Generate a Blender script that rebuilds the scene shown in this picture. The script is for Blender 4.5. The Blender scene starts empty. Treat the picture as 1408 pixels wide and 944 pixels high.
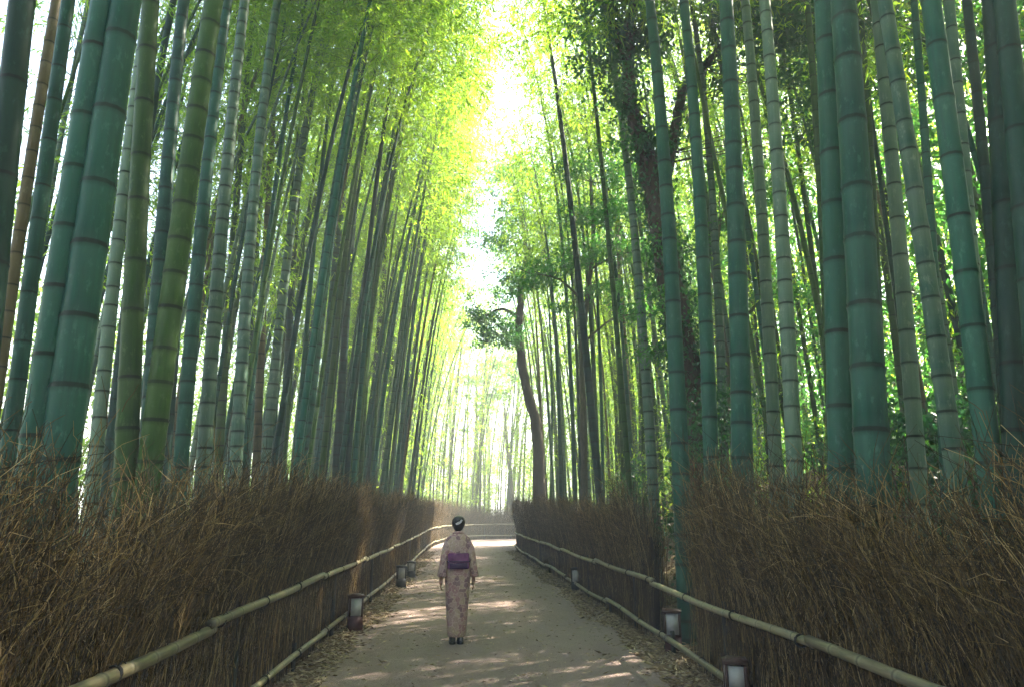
import bpy, bmesh, math, random
import numpy as np
from mathutils import Vector, Matrix

scene = bpy.context.scene
COL = scene.collection
rng = np.random.default_rng(11)
random.seed(11)
R = math.radians

# ------------------------------------------------------------------ camera
F, PW, PH, HOR, VPX = 939.0, 1408.0, 944.0, 702.0, 640.0
PITCH = math.atan((HOR - PH / 2) / F)
YAW = math.atan((PW / 2 - VPX) / (F / math.cos(PITCH)))
CAM = np.array([0.0, 0.0, 1.67])
cd = bpy.data.cameras.new('camera')
cam = bpy.data.objects.new('camera', cd)
COL.objects.link(cam)
cam.location = CAM
cam.rotation_euler = (math.pi / 2 + PITCH, 0, -YAW)
cd.sensor_width = 36.0
cd.lens = 36.0 * F / PW
cd.clip_start = 0.05
cd.clip_end = 3000
scene.camera = cam

# ------------------------------------------------------------------ sky, sun, exposure
SUN_AZ, SUN_EL = R(58), R(46)            # azimuth to the right of the path direction (+Y)
world = bpy.data.worlds.new('World')
scene.world = world
world.use_nodes = True
wn = world.node_tree
bg = wn.nodes['Background']
sky = wn.nodes.new('ShaderNodeTexSky')
sky.sky_type = 'NISHITA'
sky.sun_disc = False
sky.sun_elevation = SUN_EL
sky.sun_rotation = SUN_AZ
sky.air_density = 1.0
sky.dust_density = 3.0
sky.ozone_density = 1.0
wn.links.new(sky.outputs[0], bg.inputs[0])
bg.inputs[1].default_value = 0.10
sl = bpy.data.lights.new('sun', 'SUN')
sl.energy = 5.0
sl.angle = R(0.5)
sl.color = (1.0, 0.90, 0.74)
sun = bpy.data.objects.new('sun', sl)
COL.objects.link(sun)
sdir = Vector((math.sin(SUN_AZ) * math.cos(SUN_EL), math.cos(SUN_AZ) * math.cos(SUN_EL), math.sin(SUN_EL)))
sun.rotation_euler = sdir.to_track_quat('Z', 'Y').to_euler()
sun.location = (30, 20, 40)
scene.view_settings.view_transform = 'Standard'
scene.view_settings.look = 'None'
scene.view_settings.gamma = 1.0
scene.view_settings.exposure = 3.55
scene.view_settings.use_curve_mapping = False
cy = scene.cycles
cy.use_denoising = True
cy.denoising_prefilter = 'NONE'
cy.max_bounces = 5
cy.diffuse_bounces = 3
cy.glossy_bounces = 2
cy.transmission_bounces = 4
cy.volume_bounces = 0
cy.transparent_max_bounces = 4
cy.caustics_reflective = False
cy.caustics_refractive = False
cy.sample_clamp_indirect = 6.0
cy.use_adaptive_sampling = True
cy.adaptive_threshold = 0.02
HAZE_DENSITY = 0.0070

# ------------------------------------------------------------------ helpers
def ray(px, py):
    x, y, z = (px - PW / 2) / F, 1.0, -(py - PH / 2) / F
    y, z = y * math.cos(PITCH) - z * math.sin(PITCH), y * math.sin(PITCH) + z * math.cos(PITCH)
    x, y = x * math.cos(YAW) + y * math.sin(YAW), -x * math.sin(YAW) + y * math.cos(YAW)
    return np.array([x, y, z])

def at(px, py, Y):
    """world point seen at a photo pixel, at distance Y along the path"""
    r = ray(px, py)
    return CAM + r * (Y / r[1])

def project(P):
    d = np.asarray(P, float) - CAM
    x, y = d[0] * math.cos(YAW) - d[1] * math.sin(YAW), d[0] * math.sin(YAW) + d[1] * math.cos(YAW)
    z = d[2]
    y, z = y * math.cos(PITCH) + z * math.sin(PITCH), -y * math.sin(PITCH) + z * math.cos(PITCH)
    if y < 0.05:
        return None
    return PW / 2 + F * x / y, PH / 2 - F * z / y, y

def mesh_np(name, verts, faces, mats, smooth=False, midx=None, attrs=None):
    """faces: int array (n,4), or a list of arrays of equal-width rows"""
    if not isinstance(faces, (list, tuple)):
        faces = [faces]
    me = bpy.data.meshes.new(name)
    verts = np.asarray(verts, np.float32)
    me.vertices.add(len(verts))
    me.vertices.foreach_set('co', verts.ravel())
    faces = [np.asarray(f, np.int32) for f in faces if len(f)]
    nl = sum(f.size for f in faces)
    npoly = sum(len(f) for f in faces)
    me.loops.add(nl)
    me.loops.foreach_set('vertex_index', np.concatenate([f.ravel() for f in faces]))
    me.polygons.add(npoly)
    tot = np.concatenate([np.full(len(f), f.shape[1], np.int32) for f in faces])
    start = np.concatenate([[0], np.cumsum(tot)[:-1]]).astype(np.int32)
    me.polygons.foreach_set('loop_start', start)
    me.polygons.foreach_set('loop_total', tot)
    if smooth is not False:
        sm = np.ones(npoly, bool) if smooth is True else np.asarray(smooth, bool)
        me.polygons.foreach_set('use_smooth', sm)
    if midx is not None:
        me.polygons.foreach_set('material_index', np.asarray(midx, np.int32))
    for k, v in (attrs or {}).items():
        a = me.attributes.new(k, 'FLOAT', 'POINT')
        a.data.foreach_set('value', np.asarray(v, np.float32))
    for m in mats:
        me.materials.append(m)
    me.update(calc_edges=True)
    me.validate()
    return me

def link(name, me, parent=None, mat=None):
    o = bpy.data.objects.new(name, me)
    COL.objects.link(o)
    if parent is not None:
        o.parent = parent
    return o

def tag(o, label=None, cat=None, group=None, kind=None):
    for k, v in (('label', label), ('category', cat), ('group', group), ('kind', kind)):
        if v:
            o[k] = v
    return o

def empty(name, loc=(0, 0, 0)):
    o = bpy.data.objects.new(name, None)
    o.empty_display_size = 0.2
    COL.objects.link(o)
    o.location = loc
    return o

class MB:
    """collects shapes into one mesh"""
    def __init__(s):
        s.v, s.q, s.t, s.n = [], [], [], 0
    def add(s, v, q=(), t=()):
        v = np.asarray(v, float).reshape(-1, 3)
        s.v.append(v)
        if len(q): s.q.append(np.asarray(q) + s.n)
        if len(t): s.t.append(np.asarray(t) + s.n)
        s.n += len(v)
    def box(s, c, d, rz=0.0, top=1.0):
        x, y, z = d[0] / 2, d[1] / 2, d[2] / 2
        v = np.array([[-x, -y, -z], [x, -y, -z], [x, y, -z], [-x, y, -z], [-x * top, -y * top, z], [x * top, -y * top, z], [x * top, y * top, z], [-x * top, y * top, z]])
        cs, sn = math.cos(rz), math.sin(rz)
        v = np.stack([v[:, 0] * cs - v[:, 1] * sn, v[:, 0] * sn + v[:, 1] * cs, v[:, 2]], 1) + np.asarray(c)
        s.add(v, [[3, 2, 1, 0], [4, 5, 6, 7], [0, 1, 5, 4], [1, 2, 6, 5], [2, 3, 7, 6], [3, 0, 4, 7]])
    def tube(s, pts, rad, sides=8, caps=True):
        v, q = tube_np(np.asarray(pts, float), np.asarray(rad, float), sides)
        n0 = s.n
        s.add(v, q)
        if caps:
            k = len(v)
            base = np.arange(sides)
            for ring, rev in ((0, True), (len(pts) - 1, False)):
                c = np.asarray(pts[ring], float)
                s.add(c[None])
                ci = s.n - 1
                a = n0 + ring * sides + base
                b = n0 + ring * sides + (base + 1) % sides
                tri = np.stack([b, a, np.full(sides, ci)], 1) if rev else np.stack([a, b, np.full(sides, ci)], 1)
                s.t.append(tri)
    def loft(s, rings, caps=True):
        """rings: list of (n,3) arrays"""
        n = len(rings[0])
        v = np.concatenate(rings)
        i = np.arange(n)
        q = []
        for k in range(len(rings) - 1):
            q.append(np.stack([k * n + i, k * n + (i + 1) % n, (k + 1) * n + (i + 1) % n, (k + 1) * n + i], 1))
        n0 = s.n
        s.add(v, np.concatenate(q))
        if caps:
            for ring, rev in ((0, True), (len(rings) - 1, False)):
                s.add(rings[ring].mean(0)[None])
                a, b = n0 + ring * n + i, n0 + ring * n + (i + 1) % n
                ci = np.full(n, s.n - 1)
                s.t.append(np.stack([b, a, ci], 1) if rev else np.stack([a, b, ci], 1))
    def mesh(s, name, mat, smooth=True):
        f = []
        if s.q: f.append(np.concatenate(s.q))
        if s.t: f.append(np.concatenate(s.t))
        return mesh_np(name, np.concatenate(s.v), f, mat if isinstance(mat, list) else [mat], smooth)
    def build(s, name, mat, parent=None, smooth=True):
        return link(name, s.mesh(name, mat, smooth), parent)

def frames(pts):
    t = np.gradient(pts, axis=0)
    t /= np.linalg.norm(t, axis=1)[:, None] + 1e-9
    ref = np.where(np.abs(t[:, 2:3]) > 0.8, np.array([[1.0, 0.02, 0]]), np.array([[0, 0, 1.0]]))
    ref = np.repeat(ref[:1], len(pts), 0) if np.all(np.abs((t * ref[:1]).sum(1)) < 0.97) else ref
    a = np.cross(ref, t)
    a /= np.linalg.norm(a, axis=1)[:, None] + 1e-9
    b = np.cross(t, a)
    return a, b

def tube_np(pts, rad, sides):
    a, b = frames(pts)
    th = np.arange(sides) * 2 * math.pi / sides
    v = pts[:, None] + rad[:, None, None] * (np.cos(th)[None, :, None] * a[:, None] + np.sin(th)[None, :, None] * b[:, None])
    n = len(pts)
    i, j = np.meshgrid(np.arange(n - 1), np.arange(sides), indexing='ij')
    q = np.stack([i * sides + j, i * sides + (j + 1) % sides, (i + 1) * sides + (j + 1) % sides, (i + 1) * sides + j], -1).reshape(-1, 4)
    return v.reshape(-1, 3), q

def unit(v):
    return v / (np.linalg.norm(v, axis=-1, keepdims=True) + 1e-9)

def leaves_np(base, direc, length, width, rng=rng, droop=0.15):
    """rhombic leaf quads: (n,3) base, unit direction, length, width -> verts, quads"""
    n = len(base)
    side = unit(np.cross(direc, rng.normal(size=(n, 3))))
    L, Wd = length[:, None], width[:, None]
    mid = base + direc * L * 0.42
    tip = base + direc * L + np.array([0, 0, -1.0]) * L * droop
    v = np.stack([base, mid + side * Wd / 2, tip, mid - side * Wd / 2], 1).reshape(-1, 3)
    q = np.arange(n * 4).reshape(n, 4)
    return v, q

# ------------------------------------------------------------------ materials
def new_mat(name):
    m = bpy.data.materials.new(name)
    m.use_nodes = True
    nt = m.node_tree
    nt.nodes.clear()
    out = nt.nodes.new('ShaderNodeOutputMaterial')
    return m, nt, out

def N(nt, t, **kw):
    n = nt.nodes.new(t)
    for k, v in kw.items():
        setattr(n, k, v)
    return n

def noise(nt, scale, vec=None, detail=3.0, rough=0.55):
    n = N(nt, 'ShaderNodeTexNoise')
    n.inputs['Scale'].default_value = scale
    n.inputs['Detail'].default_value = detail
    n.inputs['Roughness'].default_value = rough
    if vec is not None:
        nt.links.new(vec, n.inputs['Vector'])
    return n.outputs['Fac']

def ramp(nt, fac, stops, interp='LINEAR'):
    n = N(nt, 'ShaderNodeValToRGB')
    cr = n.color_ramp
    cr.interpolation = interp
    while len(cr.elements) < len(stops):
        cr.elements.new(0.5)
    for e, (p, c) in zip(cr.elements, stops):
        e.position = p
        e.color = (*c, 1) if len(c) == 3 else c
    nt.links.new(fac, n.inputs[0])
    return n.outputs[0]

def mixc(nt, fac, a, b, blend='MIX'):
    n = N(nt, 'ShaderNodeMix', data_type='RGBA', blend_type=blend)
    for sock, v in ((n.inputs[0], fac), (n.inputs[6], a), (n.inputs[7], b)):
        if isinstance(v, (int, float)):
            sock.default_value = v
        elif isinstance(v, tuple):
            sock.default_value = (*v, 1)
        else:
            nt.links.new(v, sock)
    return n.outputs[2]

def mth(nt, op, a, b=0.5):
    n = N(nt, 'ShaderNodeMath', operation=op)
    for s, v in ((n.inputs[0], a), (n.inputs[1], b)):
        if isinstance(v, (int, float)):
            s.default_value = v
        else:
            nt.links.new(v, s)
    return n.outputs[0]

def mapping(nt, src, scale):
    m = N(nt, 'ShaderNodeMapping')
    m.inputs['Scale'].default_value = scale
    nt.links.new(src, m.inputs[0])
    return m.outputs[0]

def bump(nt, h, strength, dist):
    b = N(nt, 'ShaderNodeBump')
    b.inputs['Strength'].default_value = strength
    b.inputs['Distance'].default_value = dist
    nt.links.new(h, b.inputs['Height'])
    return b.outputs[0]

def principled(nt, out, col, rough=0.6, spec=0.3, nrm=None):
    p = N(nt, 'ShaderNodeBsdfPrincipled')
    if isinstance(col, tuple):
        p.inputs['Base Color'].default_value = (*col, 1)
    else:
        nt.links.new(col, p.inputs['Base Color'])
    if isinstance(rough, (int, float)):
        p.inputs['Roughness'].default_value = rough
    else:
        nt.links.new(rough, p.inputs['Roughness'])
    p.inputs['Specular IOR Level'].default_value = spec
    if nrm is not None:
        nt.links.new(nrm, p.inputs['Normal'])
    nt.links.new(p.outputs[0], out.inputs[0])
    return p

def attr(nt, name):
    a = N(nt, 'ShaderNodeAttribute')
    a.attribute_name = name
    return a.outputs['Fac']

def mat_culm(name, c1, c2, bloom):
    m, nt, out = new_mat(name)
    tc = N(nt, 'ShaderNodeTexCoord').outputs['Object']
    oi = N(nt, 'ShaderNodeObjectInfo').outputs['Random']
    streak = noise(nt, 1.0, mapping(nt, tc, (38, 38, 1.6)), 4, 0.6)
    patch = noise(nt, 1.0, mapping(nt, tc, (5, 5, 0.9)), 3, 0.6)
    f = mth(nt, 'ADD', mth(nt, 'MULTIPLY', streak, 0.55), mth(nt, 'MULTIPLY', patch, 0.6))
    f = mth(nt, 'ADD', f, mth(nt, 'MULTIPLY', mth(nt, 'SUBTRACT', oi, 0.5), 0.35))
    col = ramp(nt, f, [(0.36, c1), (0.78, c2)])
    lich = ramp(nt, noise(nt, 1.0, mapping(nt, tc, (22, 22, 9)), 5, 0.7), [(0.56, (0, 0, 0)), (0.68, (1, 1, 1))])
    col = mixc(nt, mth(nt, 'MULTIPLY', lich, 0.5), col, bloom)
    col = mixc(nt, mth(nt, 'MULTIPLY', attr(nt, 'bloom'), 0.45), col, bloom)
    col = mixc(nt, mth(nt, 'MULTIPLY', attr(nt, 'ring'), 0.95), col, (0.006, 0.009, 0.007))
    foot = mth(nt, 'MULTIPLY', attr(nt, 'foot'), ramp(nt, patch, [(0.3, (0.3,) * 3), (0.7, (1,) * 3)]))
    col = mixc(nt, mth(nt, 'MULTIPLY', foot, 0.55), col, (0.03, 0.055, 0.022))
    rg = ramp(nt, streak, [(0.3, (0.46,) * 3), (0.8, (0.68,) * 3)])
    principled(nt, out, col, rg, 0.16, bump(nt, streak, 0.12, 0.004))
    return m

CULM = {
    'teal': mat_culm('culm_teal', (0.003, 0.030, 0.021), (0.013, 0.078, 0.053), (0.070, 0.165, 0.125)),
    'green': mat_culm('culm_green', (0.011, 0.040, 0.007), (0.036, 0.084, 0.015), (0.095, 0.15, 0.055)),
    'pale': mat_culm('culm_pale', (0.030, 0.080, 0.058), (0.110, 0.170, 0.122), (0.23, 0.28, 0.20)),
    'dark': mat_culm('culm_dark', (0.002, 0.015, 0.011), (0.008, 0.040, 0.028), (0.035, 0.082, 0.063)),
    'brown': mat_culm('culm_brown', (0.058, 0.045, 0.018), (0.135, 0.102, 0.044), (0.17, 0.15, 0.090)),
}

def mat_leaf(name, refl, trans, fac=0.55, var=0.35):
    m, nt, out = new_mat(name)
    geo = N(nt, 'ShaderNodeNewGeometry')
    rnd = geo.outputs['Random Per Island']
    oi = N(nt, 'ShaderNodeObjectInfo').outputs['Random']
    v = mth(nt, 'ADD', mth(nt, 'MULTIPLY', rnd, 0.7), mth(nt, 'MULTIPLY', oi, 0.3))
    lo = tuple(c * (1 - var) for c in refl)
    hi = tuple(min(1, c * (1 + var)) for c in refl)
    tlo = (trans[0] * (1 - var * 1.3), trans[1] * (1 - var * 0.8), trans[2])
    thi = (min(1, trans[0] * (1 + var * 1.1)), min(1, trans[1] * (1 + var * 0.5)), trans[2])
    d = N(nt, 'ShaderNodeBsdfPrincipled')
    nt.links.new(ramp(nt, v, [(0.1, lo), (0.9, hi)]), d.inputs['Base Color'])
    d.inputs['Roughness'].default_value = 0.5
    d.inputs['Specular IOR Level'].default_value = 0.35
    t = N(nt, 'ShaderNodeBsdfTranslucent')
    nt.links.new(ramp(nt, v, [(0.1, tlo), (0.9, thi)]), t.inputs['Color'])
    mx = N(nt, 'ShaderNodeMixShader')
    mx.inputs[0].default_value = fac
    nt.links.new(d.outputs[0], mx.inputs[1])
    nt.links.new(t.outputs[0], mx.inputs[2])
    nt.links.new(mx.outputs[0], out.inputs[0])
    return m

M_BLEAF = mat_leaf('bamboo_leaf', (0.060, 0.140, 0.030), (0.37, 0.60, 0.035), 0.70)
M_TLEAF = mat_leaf('broad_leaf', (0.040, 0.105, 0.035), (0.10, 0.36, 0.045), 0.5)
M_DLEAF = mat_leaf('ivy_leaf', (0.022, 0.075, 0.036), (0.05, 0.20, 0.045), 0.42)
M_ULEAF = mat_leaf('undergrowth_leaf', (0.070, 0.145, 0.025), (0.38, 0.60, 0.040), 0.65)

def mat_simple(name, c1, c2, scale, rough=0.8, bmp=0.3, bdist=0.01, stretch=None, spec=0.2):
    m, nt, out = new_mat(name)
    tc = N(nt, 'ShaderNodeTexCoord').outputs['Object']
    if stretch:
        tc = mapping(nt, tc, stretch)
    n = noise(nt, scale, tc, 6, 0.65)
    principled(nt, out, ramp(nt, n, [(0.3, c1), (0.72, c2)]), rough, spec, bump(nt, n, bmp, bdist))
    return m

def mat_island(name, stops, rough=0.8, spec=0.2):
    m, nt, out = new_mat(name)
    rnd = N(nt, 'ShaderNodeNewGeometry').outputs['Random Per Island']
    principled(nt, out, ramp(nt, rnd, stops), rough, spec)
    return m

M_TWIG = mat_island('brush_twig', [(0.0, (0.015, 0.009, 0.004)), (0.38, (0.042, 0.026, 0.010)), (0.70, (0.105, 0.067, 0.022)), (0.92, (0.24, 0.158, 0.053)), (1.0, (0.42, 0.30, 0.14))], 0.75)
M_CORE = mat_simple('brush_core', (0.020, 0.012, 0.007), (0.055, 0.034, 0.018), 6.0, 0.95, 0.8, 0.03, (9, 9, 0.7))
M_LITTER = mat_island('dry_leaf', [(0.0, (0.085, 0.055, 0.030)), (0.4, (0.19, 0.135, 0.075)), (0.75, (0.30, 0.225, 0.125)), (1.0, (0.42, 0.34, 0.21))], 0.7)
M_BARK = mat_simple('tree_bark', (0.022, 0.018, 0.013), (0.085, 0.062, 0.040), 5.0, 0.95, 0.9, 0.03, (4, 4, 0.9))
M_PALEBARK = mat_simple('pale_bark', (0.05, 0.05, 0.035), (0.13, 0.12, 0.085), 6.0, 0.95, 0.5, 0.02, (4, 4, 0.9))
M_BRANCH = mat_simple('bamboo_branch', (0.08, 0.12, 0.04), (0.15, 0.19, 0.07), 8.0)
M_CORD = mat_simple('black_cord', (0.008, 0.009, 0.010), (0.022, 0.022, 0.022), 60.0, 0.9)
M_STAKE = mat_simple('dark_stake', (0.016, 0.020, 0.020), (0.050, 0.052, 0.045), 12.0, 0.9, 0.5, 0.01, (3, 3, 0.5))

def mat_rail():
    m, nt, out = new_mat('rail_bamboo')
    tc = N(nt, 'ShaderNodeTexCoord').outputs['Object']
    oi = N(nt, 'ShaderNodeObjectInfo').outputs['Random']
    n = noise(nt, 1.0, mapping(nt, tc, (60, 2.5, 60)), 5, 0.65)
    n2 = noise(nt, 1.0, mapping(nt, tc, (14, 4, 14)), 4, 0.7)
    f = mth(nt, 'ADD', mth(nt, 'MULTIPLY', n, 0.7), mth(nt, 'MULTIPLY', oi, 0.25))
    col = ramp(nt, f, [(0.25, (0.085, 0.070, 0.040)), (0.5, (0.185, 0.155, 0.088)), (0.75, (0.29, 0.25, 0.155))])
    mold = ramp(nt, n2, [(0.52, (0, 0, 0)), (0.66, (1, 1, 1))])
    col = mixc(nt, mth(nt, 'MULTIPLY', mold, 0.6), col, (0.055, 0.070, 0.045))
    col = mixc(nt, mth(nt, 'MULTIPLY', attr(nt, 'bloom'), 0.35), col, (0.40, 0.37, 0.27))
    col = mixc(nt, mth(nt, 'MULTIPLY', attr(nt, 'ring'), 0.85), col, (0.022, 0.020, 0.014))
    principled(nt, out, col, 0.45, 0.4, bump(nt, n, 0.15, 0.003))
    return m
M_RAIL = mat_rail()

def mat_path():
    m, nt, out = new_mat('path_gravel')
    tc = N(nt, 'ShaderNodeTexCoord').outputs['Object']
    g = noise(nt, 52.0, tc, 5, 0.8)
    g2 = noise(nt, 15.0, tc, 6, 0.8)
    big = noise(nt, 0.55, tc, 4, 0.6)
    wear = noise(nt, 1.0, mapping(nt, tc, (1.6, 0.22, 1)), 4, 0.6)
    col = ramp(nt, g, [(0.30, (0.112, 0.080, 0.072)), (0.5, (0.255, 0.188, 0.170)), (0.70, (0.47, 0.375, 0.345))])
    col = mixc(nt, 0.55, col, ramp(nt, g2, [(0.3, (0.198, 0.137, 0.120)), (0.7, (0.335, 0.242, 0.217))]))
    col = mixc(nt, 0.45, col, ramp(nt, mth(nt, 'ADD', mth(nt, 'MULTIPLY', big, 0.5), mth(nt, 'MULTIPLY', wear, 0.5)), [(0.38, (0.15, 0.112, 0.101)), (0.62, (0.325, 0.240, 0.212))]))
    h = mth(nt, 'ADD', g, mth(nt, 'MULTIPLY', g2, 0.8))
    principled(nt, out, col, 0.85, 0.25, bump(nt, h, 1.0, 0.02))
    return m
M_PATH = mat_path()

def mat_ground():
    m, nt, out = new_mat('forest_floor')
    tc = N(nt, 'ShaderNodeTexCoord').outputs['Object']
    a = noise(nt, 3.0, tc, 6, 0.7)
    b = noise(nt, 26.0, tc, 5, 0.75)
    col = ramp(nt, b, [(0.3, (0.035, 0.026, 0.016)), (0.55, (0.11, 0.080, 0.045)), (0.75, (0.19, 0.145, 0.085))])
    grn = ramp(nt, a, [(0.48, (0, 0, 0)), (0.66, (1, 1, 1))])
    col = mixc(nt, mth(nt, 'MULTIPLY', grn, 0.5), col, (0.060, 0.085, 0.025))
    principled(nt, out, col, 0.95, 0.1, bump(nt, b, 0.8, 0.03))
    return m
M_GROUND = mat_ground()

# ------------------------------------------------------------------ the lines of the place
def smooth_line(ctrl, step=0.25):
    c = np.asarray(ctrl, float)
    P = np.vstack([2 * c[0] - c[1], c, 2 * c[-1] - c[-2]])
    out = []
    for i in range(1, len(P) - 2):
        t = np.linspace(0, 1, 24, endpoint=False)[:, None]
        p0, p1, p2, p3 = P[i - 1], P[i], P[i + 1], P[i + 2]
        out.append(0.5 * (2 * p1 + (p2 - p0) * t + (2 * p0 - 5 * p1 + 4 * p2 - p3) * t ** 2 + (3 * p1 - p0 - 3 * p2 + p3) * t ** 3))
    o = np.vstack(out + [c[-1:]])
    s = np.concatenate([[0], np.cumsum(np.linalg.norm(np.diff(o, axis=0), axis=1))])
    k = np.arange(0, s[-1], step)
    return np.stack([np.interp(k, s, o[:, j]) for j in range(2)], 1)

LEFT = smooth_line([(-1.88, -9), (-1.84, -2), (-1.80, 4), (-1.72, 10), (-1.62, 18), (-1.58, 26), (-1.60, 31), (-1.45, 36.0), (-0.90, 40.2), (0.7, 43.0), (3.0, 44.3), (7, 45.6), (13, 46.6), (22, 47)])
RIGHT = smooth_line([(2.46, -9), (2.45, -2), (2.42, 6), (2.40, 12), (2.30, 19), (2.17, 26), (2.20, 31), (2.75, 34.2), (4.6, 37.0), (8, 39.2), (13, 40.4), (22, 41)])

def normal2(line):
    t = np.gradient(line, axis=0)
    t /= np.linalg.norm(t, axis=1)[:, None]
    return t, np.stack([-t[:, 1], t[:, 0]], 1)       # tangent, left-hand normal

# clearance from the path corridor (negative inside)
def side_dist(x, y):
    """signed distance beyond the fences: (beyond left fence, beyond right fence)"""
    out = []
    for line, sgn in ((LEFT, 1), (RIGHT, -1)):
        t, n = normal2(line)
        d = (line[:, 0] - x) ** 2 + (line[:, 1] - y) ** 2
        i = int(np.argmin(d))
        out.append(sgn * ((x - line[i, 0]) * n[i, 0] + (y - line[i, 1]) * n[i, 1]))
    return out

def ground_z(x, y):
    x = np.asarray(x, float); y = np.asarray(y, float)
    def ss(a, b, v):
        t = np.clip((v - a) / (b - a), 0, 1)
        return t * t * (3 - 2 * t)
    z = 2.5 * ss(2.9, 8.5, x) * (1 - ss(24, 33, y)) * (1 - 0.75 * ss(22, 40, x))
    z = z + ss(2.9, 5, x) * (1 - ss(24, 33, y)) * 0.12 * (np.sin(x * 2.1 + y * 0.7) + np.sin(y * 1.3 - x * 0.6))
    z = z + ss(2.4, 6, -x) * (0.05 * np.sin(x * 1.1 + y * 0.9) + 0.25 * ss(4, 14, -x))
    return z

# ground sheet, reaching to the horizon
gx = np.unique(np.concatenate([np.linspace(-420, -40, 10), np.linspace(-40, -2.3, 40), np.linspace(-2.3, 2.9, 6), np.linspace(2.9, 12, 40), np.linspace(12, 40, 30), np.linspace(40, 420, 10)]))
gy = np.unique(np.concatenate([np.linspace(-420, -20, 10), np.linspace(-20, 60, 120), np.linspace(60, 420, 20)]))
X, Y = np.meshgrid(gx, gy, indexing='ij')
Z = ground_z(X, Y) - 0.006
V = np.stack([X, Y, Z], -1).reshape(-1, 3)
i, j = np.meshgrid(np.arange(len(gx) - 1), np.arange(len(gy) - 1), indexing='ij')
ny = len(gy)
Q = np.stack([i * ny + j, (i + 1) * ny + j, (i + 1) * ny + j + 1, i * ny + j + 1], -1).reshape(-1, 4)
tag(link('ground', mesh_np('ground', V, Q, [M_GROUND], True)), 'brown forest floor of soil and dead leaves under the bamboo', None, None, 'structure')

# path: a gravel strip between the two fences
def resample(line, n):
    s = np.concatenate([[0], np.cumsum(np.linalg.norm(np.diff(line, axis=0), axis=1))])
    k = np.linspace(0, s[-1], n)
    return np.stack([np.interp(k, s, line[:, j]) for j in range(2)], 1)
n = 240
A, B = resample(LEFT, n), resample(RIGHT, n)
cols = 13
V = []
for k in range(cols):
    u = k / (cols - 1)
    p = A * (1 - u) + B * u
    d = np.minimum(u, 1 - u) * 2
    V.append(np.column_stack([p, np.full(n, 0.0) + 0.03 * (1 - (2 * u - 1) ** 2)]))
V = np.stack(V, 1).reshape(-1, 3)
i, j = np.meshgrid(np.arange(n - 1), np.arange(cols - 1), indexing='ij')
Q = np.stack([i * cols + j, i * cols + j + 1, (i + 1) * cols + j + 1, (i + 1) * cols + j], -1).reshape(-1, 4)
tag(link('path', mesh_np('path', V, Q, [M_PATH], True)), 'fine grey brown gravel path bending away between the brush fences', None, None, 'structure')

# ------------------------------------------------------------------ fallen leaves along both edges of the path
def litter(name, line, sgn, n, w, label, ymax=30):
    t, nm = normal2(line)
    ok = np.where((line[:, 1] < ymax) & (line[:, 1] > 1.0))[0]
    pr = 1.0 / (2.0 + line[ok, 1])
    pr = pr / pr.sum()
    i = rng.choice(ok, n, p=pr)
    off = -0.25 + (w + 0.25) * rng.random(n) ** 1.25 + (rng.random(n) < 0.07) * rng.exponential(0.45, n)
    # uneven inner edge
    off *= 0.75 + 0.35 * np.sin(line[i, 1] * 1.7) * np.sin(line[i, 1] * 0.63 + 1)
    p = line[i] - sgn * nm[i] * off[:, None] + t[i] * rng.uniform(-.15, .15, n)[:, None]
    z = 0.012 + 0.035 * rng.random(n) * np.clip(1 - off / w, 0.15, 1)
    a = rng.uniform(0, 2 * math.pi, n)
    dr = unit(np.column_stack([np.cos(a), np.sin(a), rng.normal(0, 0.22, n)]))
    v, q = leaves_np(np.column_stack([p, z]), dr, rng.uniform(0.05, 0.13, n), rng.uniform(0.012, 0.026, n), droop=0.0)
    v[:, 2] = np.maximum(v[:, 2], 0.008)
    tag(link(name, mesh_np(name, v, q, [M_LITTER])), label, 'leaf litter', None, 'stuff')
litter('fallen_leaves', LEFT, 1, 22000, 0.50, 'dry straw coloured bamboo leaves littering the path edge below the unbroken brush fence')
litter('fallen_leaves', RIGHT, -1, 22000, 0.50, 'dry bamboo leaves littering the path edge below the brush fence with a gap')
n = 3200
py = 2.5 + 30 * rng.random(n) ** 1.5; px = rng.uniform(-1.4, 2.1, n)
a = rng.uniform(0, 2 * math.pi, n)
v, q = leaves_np(np.column_stack([px, py, np.full(n, .036)]), unit(np.column_stack([np.cos(a), np.sin(a), rng.normal(0, .1, n)])), rng.uniform(.03, .09, n), rng.uniform(.010, .020, n), droop=0)
v[:, 2] = np.maximum(v[:, 2], .034)
tag(link('fallen_leaves', mesh_np('fallen_leaves', v, q, [M_LITTER])), 'single dry bamboo leaves blown across the open path', 'leaf litter', None, 'stuff')
# leaves on the bank inside and behind the fence gap
n = 7000
px = rng.uniform(2.4, 5.5, n); py = rng.uniform(6.5, 16, n)
a = rng.uniform(0, 2 * math.pi, n)
v, q = leaves_np(np.column_stack([px, py, ground_z(px, py) + 0.015 + 0.03 * rng.random(n)]), unit(np.column_stack([np.cos(a), np.sin(a), rng.normal(0, .25, n)])), rng.uniform(.06, .14, n), rng.uniform(.014, .028, n), droop=0)
tag(link('fallen_leaves', mesh_np('fallen_leaves', v, q, [M_LITTER])), 'dry leaves lying on the bank behind the gap in the brush fence', 'leaf litter', None, 'stuff')

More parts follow.
